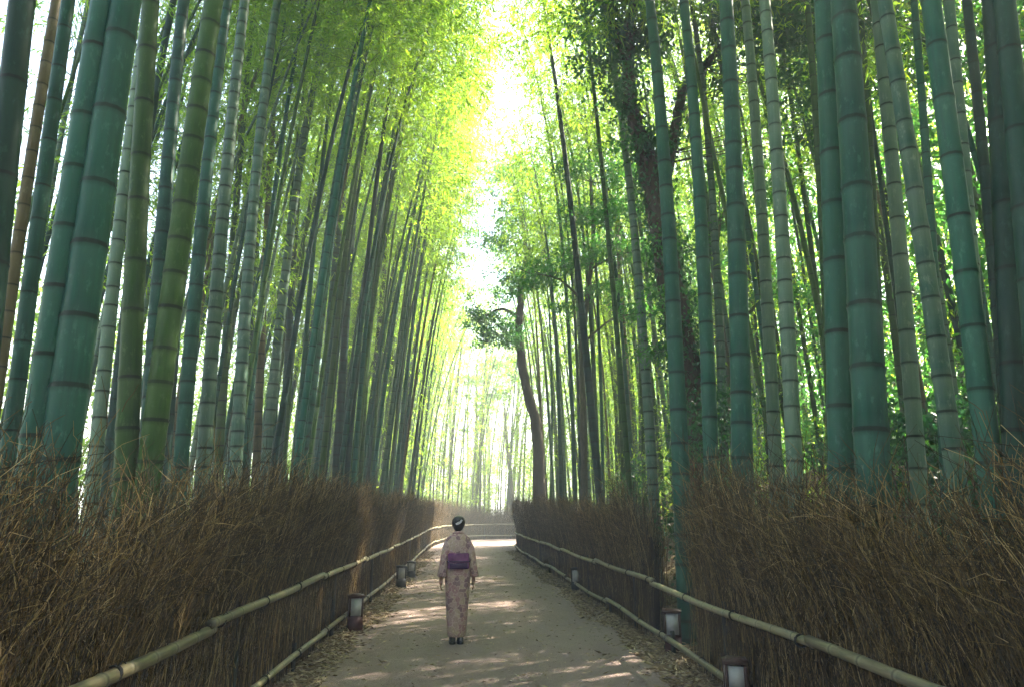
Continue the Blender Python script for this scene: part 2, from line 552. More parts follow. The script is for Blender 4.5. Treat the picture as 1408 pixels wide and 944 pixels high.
# ------------------------------------------------------------------ bamboo
def culm_mesh(name, axis, H, r0, mat, space, sides=12, seed=0):
    """axis(s)->(n,3) local; a jointed culm with raised node rings"""
    g = np.random.default_rng(seed)
    s, nodes = 0.10, []
    while s < H - 0.2:
        nodes.append(s)
        s += space * (0.5 + 0.5 * min(1, s / 2.2)) * g.uniform(0.78, 1.2) * (1.0 - 0.35 * max(0, s / H - 0.6))
    ss, rr, ring, bl = [0.0], [r0 * 1.06], [0.0], [0.0]
    k = r0 / 0.07
    for nd in nodes:
        rad = r0 * (1 - 0.76 * (nd / H) ** 1.5)
        dk = g.uniform(0.7, 1.0)
        for ds, fr, rg, bm in ((-0.026 * k, 1.0, 0, 0.55), (-0.007 * k, 1.04, 0.2, 0.4), (-0.001 * k, 1.075, dk, 0), (0.013 * k, 1.0, dk, 0), (0.018 * k, 1.035, 0.1, 0.3), (0.07 * k, 0.985, 0, 0)):
            if nd + ds > ss[-1] + 0.001:
                ss.append(nd + ds); rr.append(rad * fr); ring.append(rg); bl.append(bm)
    ss.append(H); rr.append(0.004); ring.append(0); bl.append(0)
    ss = np.array(ss)
    v, q = tube_np(axis(ss), np.array(rr), sides)
    rep = lambda x: np.repeat(np.asarray(x, np.float32), sides)
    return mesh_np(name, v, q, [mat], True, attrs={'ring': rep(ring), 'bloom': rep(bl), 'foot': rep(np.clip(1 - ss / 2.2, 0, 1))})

def make_axis(H, A, kink):
    def axis(s):
        u = np.asarray(s) / H
        x = A * u ** 3.0 + kink * np.sin(u * 5.0) * 0.05
        y = kink * 0.06 * np.sin(u * 7 + 1.3)
        z = H * u * (1 - 0.10 * (abs(A) / H) * u ** 4)
        return np.stack([x, y, z], 1)
    return axis

def crown_np(H, axis, start, nbr, seed, leafn=6, sub=7, Lmax=1.9, lsize=1.0):
    g = np.random.default_rng(seed)
    hs = np.linspace(start, H * 0.985, nbr)
    bases, dirs, lens, wid = [], [], [], []
    BV, BQ, nb = [], [], 0
    az0 = g.uniform(0, 6.28)
    for k, h in enumerate(hs):
        p = axis(np.array([h]))[0]
        u = (h - start) / (H - start)
        for sgn in (0, 1):
            az = az0 + (k % 2) * 1.6 + sgn * math.pi * 0.35 + (k % 2) * math.pi + g.normal(0, 0.5)
            L = Lmax * (0.55 + 0.6 * math.sin(math.pi * min(1, 0.18 + u * 0.85))) * g.uniform(0.7, 1.15)
            t = np.linspace(0, 1, 7)[:, None]
            out = np.array([math.cos(az), math.sin(az), 0])
            el = g.uniform(0.5, 0.95)
            pts = p + out * L * t * 0.85 + np.array([0, 0, 1.0]) * (L * el * t - L * (el * 0.75 + 0.25) * t ** 2.2)
            bv, bq = tube_np(pts, np.linspace(0.008, 0.002, 7), 3)
            BV.append(bv); BQ.append(bq + nb); nb += len(bv)
            for m in range(sub):
                tt = g.uniform(0.22, 1.0)
                q0 = np.array([np.interp(tt, t[:, 0], pts[:, c]) for c in range(3)])
                td = unit(out * 0.6 + g.normal(0, 0.75, 3) + np.array([0, 0, -0.15]))
                tl = g.uniform(0.18, 0.5)
                nl = leafn + g.integers(-2, 3)
                w = np.linspace(0.35, 1.0, nl)[:, None]
                b = q0 + td * tl * w + np.array([0, 0, -0.12]) * w ** 2
                d = unit(td * 0.7 + g.normal(0, 0.55, (nl, 3)) + np.array([0, 0, -0.35]))
                bases.append(b); dirs.append(d)
                lens.append(g.uniform(0.09, 0.19, nl) * lsize); wid.append(g.uniform(0.018, 0.034, nl) * lsize)
    v, q = leaves_np(np.vstack(bases), np.vstack(dirs), np.concatenate(lens), np.concatenate(wid), g)
    bv, bq = np.vstack(BV), np.vstack(BQ)
    V = np.vstack([v, bv]); Q = np.vstack([q, bq + len(v)])
    mi = np.concatenate([np.zeros(len(q), int), np.ones(len(bq), int)])
    return V, Q, mi

VAR = []          # (H, axis, start, crown mesh)
spec = [(16.0, 1.0, 0.3, 10.2), (14.0, 1.7, -0.5, 6.2), (16.5, 1.6, 0.8, 10.6), (13.5, 2.2, -0.2, 5.2), (15.0, 0.8, 0.5, 7.0), (14.0, 1.6, -0.9, 4.6), (15.5, 1.7, 0.6, 9.2), (17.0, 0.5, 0.3, 11.0)]
for k, (H, Ar, kk, st) in enumerate(spec):
    ax = make_axis(H, Ar, kk)
    V, Q, mi = crown_np(H, ax, st, 26, 100 + k, 6, (20, 5, 20, 5, 5, 5, 7, 7)[k], (2.5, 1.5, 2.4, 1.3, 1.3, 1.3, 1.6, 1.5)[k])  # front-row crowns made extra dense overhead, to shade the foreground
    VAR.append((H, ax, st, mesh_np('crown', V, Q, [M_BLEAF, M_BRANCH], False, mi)))

def orient(direction, arch):
    z = Vector(direction).normalized()
    x = Vector((arch[0], arch[1], 0))
    x = (x - z * x.dot(z)).normalized()
    y = z.cross(x)
    return Matrix((x, y, z)).transposed().to_euler()

BAMBOO_AT = []
CULM_CACHE = {}
def bamboo(base, direction, arch, dia, colour, var, label, group=None, space=0.32, scale=1.0, unique=True, seed=0):
    H, ax, st, crown = VAR[var]
    e = empty('bamboo', base)
    e.rotation_euler = orient(direction, arch)
    e.scale = (scale,) * 3
    if unique:
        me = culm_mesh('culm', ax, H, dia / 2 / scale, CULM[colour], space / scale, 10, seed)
    else:
        key = (var, colour, round(dia, 2))
        if key not in CULM_CACHE:
            CULM_CACHE[key] = culm_mesh('culm', ax, H, key[2] / 2, CULM[colour], space, 8, seed)
        me = CULM_CACHE[key]
    link('culm', me, e)
    c = link('crown', crown, e)
    tag(e, label, 'bamboo', group)
    BAMBOO_AT.append((base[0], base[1]))
    return e

# culms of the front rows: (x, y of a low point; x, y of a high point; width; colour; distance beyond the fence line; joint spacing; label)
FRONT_L = [
    (-22, 420, 20, 0, 34, 'dark', 2.35, .55, 'very dark thick bamboo culm leaning beside a thin brownish one'),
    (4, 400, 58, 0, 15, 'brown', 3.6, .22, 'thin brownish pale bamboo culm leaning between two darker ones'),
    (12, 590, 83, 0, 20, 'teal', 2.9, .30, 'slim blue green bamboo culm beside the thick leaning pair'),
    (45, 570, 124, 0, 38, 'teal', 2.45, .42, 'thick grey green culm behind its twin in the leaning pair'),
    (86, 570, 163, 0, 45, 'teal', 2.30, .50, 'thickest dark green culm at the front of the leaning pair'),
    (137, 500, 176, 60, 17, 'pale', 3.9, .26, 'pale slim bamboo culm half hidden behind the thick leaning pair'),
    (172, 600, 195, 0, 28, 'green', 2.75, .48, 'upright olive green bamboo culm with few faint joints'),
    (200, 640, 274, 0, 31, 'green', 2.55, .36, 'olive bamboo culm leaning across the upright olive one'),
    (212, 420, 237, 0, 20, 'teal', 3.5, .32, 'slim blue green culm crossing behind the leaning olive one'),
    (245, 620, 287, 20, 19, 'teal', 3.1, .30, 'plain teal bamboo culm between the leaning olive and banded pale culms'),
    (279, 620, 320, 0, 19, 'pale', 3.0, .23, 'pale grey bamboo culm closely banded with dark joints'),
    (321, 630, 349, 0, 17, 'pale', 3.3, .24, 'paler banded bamboo culm next to a thin brown topped one'),
    (353, 600, 374, 0, 11, 'brown', 4.2, .28, 'thin dark bamboo culm with brownish upper stem'),
    (363, 630, 414, 0, 14, 'pale', 3.6, .24, 'slender pale culm sweeping up across the darker thin ones'),
    (388, 630, 404, 260, 11, 'dark', 4.4, .28, None),
    (413, 640, 471, 0, 18, 'teal', 3.0, .28, 'grey teal bamboo culm with regular joints leaning over the fence'),
    (437, 640, 470, 200, 13, 'teal', 3.8, .28, None),
    (462, 650, 497, 0, 12, 'dark', 3.4, .30, 'straight dark teal culm rising behind the dense middle rows'),
    (487, 655, 533, 0, 10, 'pale', 3.6, .26, None),
    (505, 660, 545, 60, 10, 'dark', 3.5, .30, None),
    (500, 640, 580, 40, 7, 'green', 5.0, .28, None),
    (526, 668, 560, 130, 9, 'green', 3.6, .28, None),
    (545, 670, 596, 240, 8, 'dark', 3.2, .30, None),
    (572, 678, 634, 195, 7, 'dark', 3.1, .30, 'slender dark culm arching far out over the path with bare tip'),
    (556, 672, 590, 330, 7, 'pale', 3.4, .30, None),
    (300, 620, 335, 40, 12, 'green', 4.6, .30, None),
    (228, 600, 262, 100, 14, 'dark', 4.4, .30, None),
    (152, 560, 206, 0, 13, 'dark', 5.0, .30, None),
    (100, 560, 94, 0, 8, 'dark', 6.5, .30, None),
    (335, 620, 366, 0, 10, 'dark', 5.0, .30, None),
]
FRONT_R = [
    (826, 690, 764, 0, 11, 'dark', 3.0, .30, 'slender dark culm leaning over the path beside leafy boughs'),
    (901, 690, 880, 250, 14, 'pale', 3.3, .26, 'slim pale culm standing just before the fence gap'),
    (940, 720, 914, 0, 23, 'teal', 2.95, .50, 'teal culm with blackened foot standing in the fence gap'),
    (981, 640, 969, 0, 20, 'teal', 3.2, .46, 'smooth teal culm beside the ivy covered tree'),
    (1022, 640, 1014, 0, 27, 'teal', 3.0, .42, 'thick blue grey culm with fine dark joints, free standing'),
    (998, 620, 990, 120, 12, 'pale', 4.4, .26, None),
    (1067, 620, 1041, 0, 17, 'pale', 3.5, .30, 'slim greenish pale culm twinned with a whiter banded one'),
    (1095, 625, 1075, 0, 20, 'pale', 3.2, .30, 'whitish banded culm next to a slim greenish one'),
    (1161, 640, 1147, 0, 36, 'teal', 3.05, .55, 'narrower culm of the thick touching pair, half behind its twin'),
    (1203, 645, 1181, 0, 42, 'teal', 2.95, .52, 'broadest blue green culm of the thick touching pair'),
    (1260, 600, 1220, 30, 20, 'pale', 3.4, .28, 'cream coloured culm with strong dark joints, darker at its foot'),
    (1312, 620, 1238, 0, 23, 'pale', 3.3, .30, 'grey green culm leaning beside the cream coloured one'),
    (1364, 660, 1291, 0, 30, 'teal', 3.0, .40, 'dark teal culm with sandy foot leaning over the bank'),
    (1352, 500, 1328, 0, 17, 'pale', 4.2, .30, 'pale culm mostly hidden behind the leaning dark teal one'),
    (1402, 620, 1378, 0, 34, 'dark', 3.1, .50, 'nearly black thick culm standing at the edge of the grove'),
    (1440, 620, 1402, 0, 32, 'dark', 3.0, .50, 'nearly black thick culm close beside another black one'),
    (1296, 560, 1270, 0, 12, 'teal', 5.0, .30, None),
    (1385, 560, 1352, 0, 15, 'dark', 4.6, .30, None),
    (1144, 600, 1130, 100, 12, 'green', 5.0, .30, None),
    (1215, 590, 1207, 0, 9, 'green', 6.0, .30, None),
    (808, 690, 792, 240, 9, 'pale', 4.0, .28, None),
    (868, 650, 846, 160, 9, 'brown', 5.0, .28, None),
]
def front(rows, side):
    for k, (xb, yb, xt, yt, w, colour, D, sp, label) in enumerate(rows):
        r0 = ray(xb, yb)
        X = -D if side == 'L' else D
        Y = X * r0[1] / r0[0]
        P0, P1 = at(xb, yb, Y), at(xt, yt, Y)
        dist = np.linalg.norm(P0 - CAM)
        pr = project(P0)
        dia = 1.12 * w * pr[2] / F
        d = unit(P1 - P0)
        base = P0 - d * (P0[2] / d[2])
        base = P0 - d * ((P0[2] - ground_z(base[0], base[1]) + 0.05) / d[2])
        arch = (1.0, 0.25) if side == 'L' else (-1.0, 0.25)
        var = (0, 2)[k % 2] if Y < 13 else 7
        tone = {'teal': 'blue green', 'dark': 'dark', 'pale': 'pale', 'green': 'olive green', 'brown': 'brownish'}[colour]
        where = 'behind the front row along the unbroken brush fence' if side == 'L' else 'behind the front row along the gapped brush fence'
        lab = label or f'thin {tone} bamboo culm standing {where}'
        bamboo(base, d, arch, dia, colour, var, lab, None if label else f'thin {tone} culms {where}', sp, 1.0, True, 900 + k)
front(FRONT_L, 'L')
front(FRONT_R, 'R')

# openings cut through the grove towards the sun, added for streaks on the path
def sun_corridor(x, y, hw=0.75):
    c = x * math.cos(SUN_AZ) - y * math.sin(SUN_AZ)
    return any(abs(c + yg * math.sin(SUN_AZ)) < hw for yg in (12.4, 17.6, 25.5))

# the grove behind: nearest culms one by one, the rest as one mass
g = np.random.default_rng(5)
cand = []
grid = {}
def try_add(x, y, dmin):
    key = (int(math.floor(x / 1.0)), int(math.floor(y / 1.0)))
    for a in (-1, 0, 1):
        for b in (-1, 0, 1):
            for (u, v) in grid.get((key[0] + a, key[1] + b), ()):
                if (u - x) ** 2 + (v - y) ** 2 < dmin * dmin:
                    return False
    grid.setdefault(key, []).append((x, y))
    return True
for (x, y) in BAMBOO_AT:
    try_add(x, y, 0.05)
for _ in range(13000):
    x, y = g.uniform(-7.2, 13), g.uniform(-13, 60)
    dl, dr = side_dist(x, y)
    if y > 36 and -3.4 < x < 8.0 + 0.10 * (y - 36) and dl > 0:
        # thin out the clearing beyond the bend
        if g.random() > 0.07:
            continue
    if dl > 0.75:
        side = 'L'
    elif dr > 0.8:
        side = 'R'
    else:
        continue
    beyond = dl if side == 'L' else dr
    if side == 'L' and g.random() > (0.95 if beyond < 8 else 0.55): continue
    if side == 'R' and g.random() > (0.95 if x > 6.5 else 0.62 if y > 15 else 0.5): continue
    if math.hypot(x, y) < 10.5 and y > 0 and abs(x) < 7.5: continue
    if side == 'R' and x > 3.5 and sun_corridor(x, y): continue
    pr = project((x, y, 3.0))
    if pr and side == 'R' and y < 26 and pr[0] < 700: continue
    if pr and side == 'R' and y < 13.5 and 830 < pr[0] < 1020: continue
    if try_add(x, y, 0.60 if side == 'L' else 0.80):
        seen = pr is not None and -60 < pr[0] < PW + 60 and y > 2
        cand.append((x, y, side, seen, math.hypot(x, y)))
cand.sort(key=lambda c: (not c[3], c[4]))
n_ind = 300 - len(BAMBOO_AT)
def pose(x, y, side):
    lean = g.normal(0.028, 0.028)
    s = 1 if side == 'L' else -1
    d = (s * lean, g.normal(0, 0.02), 1)
    arch = (s * 1.0, g.normal(0.1, 0.6))
    return d, arch
for k, (x, y, side, seen, dist) in enumerate(cand[:n_ind]):
    d, arch = pose(x, y, side)
    colour = g.choice(['teal', 'green', 'pale', 'dark', 'brown'], p=[.36, .32, .18, .10, .04] if side == 'L' else [.30, .36, .14, .14, .06])
    beyond = max(side_dist(x, y)) if y < 36 else 9
    if beyond < 2.6:
        var = int(g.choice([0, 2])) if dist < 15 else 6
        if dist > 17: d = (d[0] + (0.02 if side == 'L' else 0.03), d[1], d[2])
    else:
        var = int(g.choice([1, 3, 4])) if dist < 20 else int(g.choice([1, 3, 4, 5]))
    tone = {'teal': 'blue green', 'dark': 'dark', 'pale': 'pale', 'green': 'yellowish green', 'brown': 'brown'}[str(colour)]
    dia = float(g.choice([.08, .09, .10, .11, .12]))
    fence = 'unbroken' if side == 'L' else 'gapped'
    row = 'close behind' if beyond < 3 else ('rows behind' if beyond < 6 else 'deep behind')
    mark = ('the person' if y < 13 else 'the small dark lanterns' if y < 22 else 'the bowed tree' if y < 33 else 'the bend')
    lab = f"{'thin' if dia < .095 else 'stouter'} {tone} bamboo {row} the {fence} fence, abreast of {mark}"
    if y > 38 and x > -4: lab = f'{tone} bamboo in the hazy clearing past the bend'
    bamboo((x, y, float(ground_z(x, y)) - 0.05), d, arch, dia, str(colour), var, lab, lab, .30, g.uniform(0.9, 1.12) if dist < 14 else g.uniform(1.05, 1.30), False, 40)

# the rest of the grove: one mass, instanced on points
protos = bpy.data.collections.new('grove_bamboo')
for k in range(6):
    H, ax, st, crown = VAR[k]
    colour = ('teal', 'green', 'green', 'pale', 'dark', 'green')[k]
    cm = culm_mesh('grove_culm', ax, H, 0.05, CULM[colour], .30, 6, 7 + k)
    V, Q, mi = crown_np(H, ax, (9.5, 4.0, 2.6, 9.0, 5.0, 2.2)[k], (14, 28, 28, 14, 28, 28)[k], 300 + k, 5, (4, 5, 5, 4, 5, 5)[k], 1.5, 1.15)
    nv = len(cm.vertices)
    cv = np.empty(nv * 3, np.float32); cm.vertices.foreach_get('co', cv)
    cq = np.empty(len(cm.loops), np.int32); cm.loops.foreach_get('vertex_index', cq)
    at_ = {}
    for nm in ('ring', 'bloom', 'foot'):
        b = np.empty(nv, np.float32); cm.attributes[nm].data.foreach_get('value', b)
        at_[nm] = np.concatenate([b, np.zeros(len(V), np.float32)])
    me = mesh_np('grove_bamboo', np.vstack([cv.reshape(-1, 3), V]), np.vstack([cq.reshape(-1, 4), Q + nv]), [M_BLEAF, M_BRANCH, CULM[colour]],
                 np.concatenate([np.ones(len(cq) // 4, bool), np.zeros(len(Q), bool)]), np.concatenate([np.full(len(cq) // 4, 2), mi]), at_)
    protos.objects.link(bpy.data.objects.new('grove_bamboo_%d' % k, me))
pts, rot, scl, idx = [], [], [], []
for (x, y, side, seen, dist) in cand[n_ind:]:
    d, arch = pose(x, y, side)
    pts.append((x, y, float(ground_z(x, y)) - 0.05))
    rot.append(tuple(orient(d, arch)))
    scl.append(g.uniform(0.9, 1.25))
    idx.append(int(g.integers(0, 6)))
pm = bpy.data.meshes.new('grove_points')
pm.from_pydata(pts, [], [])
a = pm.attributes.new('rot', 'FLOAT_VECTOR', 'POINT'); a.data.foreach_set('vector', np.asarray(rot, np.float32).ravel())
a = pm.attributes.new('scl', 'FLOAT', 'POINT'); a.data.foreach_set('value', np.asarray(scl, np.float32))
a = pm.attributes.new('idx', 'INT', 'POINT'); a.data.foreach_set('value', np.asarray(idx, np.int32))
grove = tag(link('bamboo_grove', pm), 'mass of thin bamboo culms and leaves filling the grove far behind', 'bamboo grove', None, 'stuff')
nt = bpy.data.node_groups.new('grove', 'GeometryNodeTree')
nt.interface.new_socket('Geometry', in_out='INPUT', socket_type='NodeSocketGeometry')
nt.interface.new_socket('Geometry', in_out='OUTPUT', socket_type='NodeSocketGeometry')
gi, go = nt.nodes.new('NodeGroupInput'), nt.nodes.new('NodeGroupOutput')
ip = nt.nodes.new('GeometryNodeInstanceOnPoints')
ci = nt.nodes.new('GeometryNodeCollectionInfo')
ci.inputs['Collection'].default_value = protos
ci.inputs['Separate Children'].default_value = True
ci.inputs['Reset Children'].default_value = True
ip.inputs['Pick Instance'].default_value = True
def named(n, t):
    a = nt.nodes.new('GeometryNodeInputNamedAttribute')
    a.data_type = t
    a.inputs['Name'].default_value = n
    return next(o for o in a.outputs if o.enabled and o.name == 'Attribute')
nt.links.new(gi.outputs[0], ip.inputs['Points'])
nt.links.new(ci.outputs[0], ip.inputs['Instance'])
nt.links.new(named('idx', 'INT'), ip.inputs['Instance Index'])
nt.links.new(named('rot', 'FLOAT_VECTOR'), ip.inputs['Rotation'])
nt.links.new(named('scl', 'FLOAT'), ip.inputs['Scale'])
nt.links.new(ip.outputs[0], go.inputs[0])
md = grove.modifiers.new('grove', 'NODES')
md.node_group = nt
print('bamboo one by one', len(BAMBOO_AT) + 0, 'mass', len(pts))

# ------------------------------------------------------------------ leaf clouds, trees, undergrowth
def leaf_cloud(centres, n_each, size, rng_, flat=0.6, aspect=0.5):
    B, D, L, Wd = [], [], [], []
    for (c, r) in centres:
        n = int(n_each * r * r)
        k = max(6, int(n / 22))
        cc = rng_.normal(0, 0.48, (k, 3)) * np.array([r, r, r * flat]) + np.asarray(c)
        i = rng_.integers(0, k, n)
        B.append(cc[i] + rng_.normal(0, 0.13, (n, 3)) * np.array([1, 1, 0.55]))
        D.append(unit(rng_.normal(0, 1, (n, 3)) + np.array([0, 0, -0.35])))
        L.append(rng_.uniform(0.7, 1.3, n) * size); Wd.append(rng_.uniform(0.8, 1.2, n) * size * aspect)
    return leaves_np(np.vstack(B), np.vstack(D), np.concatenate(L), np.concatenate(Wd), rng_)

def limb_pts(pts, k=8, wob=0.03, seed=0):
    g_ = np.random.default_rng(seed)
    c = np.asarray(pts, float)
    P = np.vstack([2 * c[0] - c[1], c, 2 * c[-1] - c[-2]])
    out = []
    for i in range(1, len(P) - 2):
        t = np.linspace(0, 1, k, endpoint=False)[:, None]
        p0, p1, p2, p3 = P[i - 1], P[i], P[i + 1], P[i + 2]
        out.append(0.5 * (2 * p1 + (p2 - p0) * t + (2 * p0 - 5 * p1 + 4 * p2 - p3) * t ** 2 + (3 * p1 - p0 - 3 * p2 + p3) * t ** 3))
    o = np.vstack(out + [c[-1:]])
    return o + g_.normal(0, wob, o.shape)

def tree(name, label, trunk, r0, limbs, clumps, leaf_mat, bark, n_each=900, size=0.09, seed=1, r1=None, ivy=None, group=None, flat=0.6):
    """trunk: world points from the ground up; limbs: (points, radius); clumps: (centre, radius)"""
    g_ = np.random.default_rng(seed)
    base = np.asarray(trunk[0], float)
    e = empty(name, base)
    loc = lambda p: np.asarray(p, float) - base
    m = MB()
    tp = limb_pts(trunk, 8, r0 * 0.06, seed)
    rr = np.linspace(r0, r1 if r1 is not None else r0 * 0.55, len(tp))
    rr[:3] *= np.array([1.35, 1.18, 1.06])
    m.tube(tp - base, rr * g_.uniform(0.93, 1.07, len(tp)), 12)
    m.build('trunk', bark, e)
    for lp, lr in limbs:
        b = MB()
        q = limb_pts(lp, 7, lr * 0.10, seed + 3)
        b.tube(q - base, np.linspace(lr, lr * 0.35, len(q)), 8)
        b.build('limb', bark, e)
    # twigs reaching into each clump
    if clumps:
        V, Q = leaf_cloud([(loc(c), r) for c, r in clumps], n_each, size, g_, flat)
        tops = np.vstack([limb_pts(lp, 7, 0, 0) for lp, _ in limbs] + [tp[len(tp) // 2:]]) - base
        tv, tq, nb = [], [], len(V)
        for c, r in clumps:
            c = loc(c)
            for _ in range(5):
                end = c + g_.normal(0, 0.45, 3) * r * np.array([1, 1, flat])
                s = tops[np.argmin(((tops - end) ** 2).sum(1))]
                mid = (s + end) / 2 + np.array([0, 0, 0.35]) * r + g_.normal(0, 0.22, 3)
                t_ = np.linspace(0, 1, 6)[:, None]
                bz = (1 - t_) ** 2 * s + 2 * t_ * (1 - t_) * mid + t_ ** 2 * end
                v, q = tube_np(bz, np.linspace(max(0.010, r0 * 0.05), 0.004, 6), 4)
                tv.append(v); tq.append(q + nb); nb += len(v)
        V = np.vstack([V] + tv)
        mi = np.concatenate([np.zeros(len(Q), int), np.ones(sum(len(q) for q in tq), int)])
        Q = np.vstack([Q] + tq)
        link('crown', mesh_np('crown', V, Q, [leaf_mat, bark], False, mi), e)
    if ivy:
        n = ivy
        src = [(tp, rr)] + [(limb_pts(lp, 7, 0, 0), np.full(7 * (len(lp) - 1) + 1, lr * 0.8)) for lp, lr in limbs]
        B = []
        for (pp, rd), w in zip(src, [0.6] + [0.4 / max(1, len(limbs))] * len(limbs)):
            k = g_.integers(0, len(pp), int(n * w))
            a_ = g_.uniform(0, 6.28, len(k))
            dirn = np.column_stack([np.cos(a_), np.sin(a_), np.zeros(len(k))])
            B.append(pp[k] + dirn * (rd[k] * g_.uniform(0.9, 1.25, len(k)))[:, None] + g_.normal(0, 0.08, (len(k), 3)))
        B = np.vstack(B) - base
        V, Q = leaves_np(B, unit(g_.normal(0, 1, B.shape) + np.array([0, 0, -0.7])), g_.uniform(.06, .12, len(B)), g_.uniform(.04, .08, len(B)), g_)
        link('ivy', mesh_np('ivy', V, Q, [M_DLEAF]), e)
    tag(e, label, 'tree', group)
    return e

def gz(p):
    p = np.asarray(p, float).copy()
    p[2] = float(ground_z(p[0], p[1])) - 0.08
    return p

Yt = 11.5
trunk = [gz(at(958, 660, Yt)), at(950, 560, Yt), at(932, 450, Yt), at(912, 330, Yt), at(892, 215, Yt)]
tree('ivy_covered_tree', 'dark forked broadleaf tree with ivy wrapped trunk among the bamboo', trunk, 0.27,
     [([at(894, 225, Yt), at(872, 165, Yt - .2), at(862, 80, Yt - .3), at(874, -10, Yt - .3), at(880, -120, Yt - .2)], 0.17),
      ([at(905, 290, Yt), at(925, 200, Yt + .3), at(938, 128, Yt + .4), at(966, 94, Yt + .4), at(1006, 52, Yt + .3), at(1060, 10, Yt)], 0.12),
      ([at(866, 100, Yt - .3), at(845, 40, Yt - .4), at(830, -40, Yt - .4)], 0.09)],
     [(at(872, 40, Yt - .4), .55), (at(850, -20, Yt - .5), .8), (at(905, 60, Yt), .6), (at(985, 25, Yt), .7), (at(1045, -10, Yt - .5), .8), (at(1105, 60, Yt - 1), .75),
      (at(1110, 130, Yt - 1), .65), (at(1125, 170, Yt - 1.5), .5), (at(1060, 60, Yt - 1), .6), (at(1300, 90, Yt - 1.5), .7), (at(1230, 100, Yt - 1), .5), (at(1390, 40, Yt - 2), .8), (at(855, 130, Yt - .6), .5), (at(835, 90, Yt - .4), .5), (at(1075, 20, Yt - 1), .8), (at(1190, 30, Yt - 1), .7), (at(940, -40, Yt), 1.1), (at(1150, -30, Yt - 1), .9), (at(900, 190, Yt - .3), .5),
      (at(820, 30, Yt + .5), .6), (at(1000, 110, Yt + .5), .5), (at(1260, 20, Yt - 1), .7)],
     M_DLEAF, M_BARK, 1900, 0.11, 21, 0.21, 6000)
Yt = 28.5
trunk = [gz(at(744, 692, Yt)), at(741, 640, Yt), at(735, 575, Yt), at(720, 515, Yt), at(714, 455, Yt), at(717, 395, Yt), at(728, 340, Yt)]
tree('bowed_tree', 'dark bowed broadleaf tree bulging towards the path near the bend', trunk, 0.27,
     [([at(716, 440, Yt), at(690, 425, Yt - .5), at(660, 440, Yt - 1)], 0.09), ([at(718, 390, Yt), at(745, 350, Yt), at(790, 320, Yt)], 0.11), ([at(724, 350, Yt), at(715, 290, Yt), at(700, 230, Yt)], 0.10)],
     [(at(685, 448, Yt - .7), 1.1), (at(655, 432, Yt - 1), .9), (at(705, 470, Yt - .4), .8), (at(668, 465, Yt - 1), .8), (at(700, 395, Yt), 1.2), (at(745, 360, Yt), 1.2), (at(760, 320, Yt), 1.4),
      (at(705, 300, Yt), 1.6), (at(680, 330, Yt), 1.2), (at(735, 250, Yt), 1.8), (at(700, 235, Yt), 1.5), (at(785, 290, Yt), 1.5)],
     M_TLEAF, M_BARK, 950, 0.13, 22, 0.12)
Yt = 17.0
trunk = [gz(at(800, 690, Yt + 1)), at(803, 600, Yt), at(800, 500, Yt), at(806, 420, Yt), at(815, 340, Yt), at(812, 250, Yt)]
tree('layered_tree', 'slim broadleaf tree spreading flat layers of leaves over the railing', trunk, 0.10,
     [([at(806, 420, Yt), at(770, 385, Yt - .6), at(725, 375, Yt - 1)], .04), ([at(812, 370, Yt), at(850, 350, Yt - .3), at(890, 345, Yt - .4)], .04), ([at(803, 470, Yt), at(840, 440, Yt - .5), at(880, 430, Yt - .6)], .035)],
     [(at(800, 352, Yt - .6), .8), (at(760, 368, Yt - .8), .75), (at(730, 392, Yt - 1), .6), (at(840, 340, Yt - .4), .8), (at(880, 350, Yt - .4), .7), (at(830, 400, Yt), .7), (at(870, 430, Yt - .6), .6),
      (at(800, 300, Yt), .8), (at(850, 290, Yt), .8), (at(905, 390, Yt), .6), (at(780, 420, Yt), .5), (at(840, 240, Yt), .9), (at(790, 230, Yt), .7)],
     M_TLEAF, M_PALEBARK, 1300, 0.10, 23, 0.04, flat=0.35)
Yt = 13.5
trunk = [gz(at(1010, 640, Yt)), at(1005, 560, Yt), at(1000, 470, Yt), at(985, 380, Yt), at(990, 300, Yt)]
tree('leafy_sapling', 'young broadleaf tree with loose green leaves between teal culms', trunk, 0.07,
     [([at(1000, 470, Yt), at(1040, 420, Yt), at(1075, 400, Yt)], .03), ([at(990, 400, Yt), at(960, 350, Yt), at(930, 330, Yt)], .03)],
     [(at(950, 345, Yt), .6), (at(990, 300, Yt), .7), (at(1045, 410, Yt), .55), (at(1085, 395, Yt), .5), (at(965, 420, Yt), .5), (at(1000, 230, Yt), .8), (at(1050, 260, Yt), .6), (at(880, 270, Yt + .5), .6), (at(905, 420, Yt - 2.5), .5), (at(925, 330, Yt - 2.6), .45), (at(890, 480, Yt - 2.4), .45), (at(860, 200, Yt - 1.5), .6), (at(835, 290, Yt), .7)],
     M_TLEAF, M_PALEBARK, 1100, 0.09, 24, 0.03)
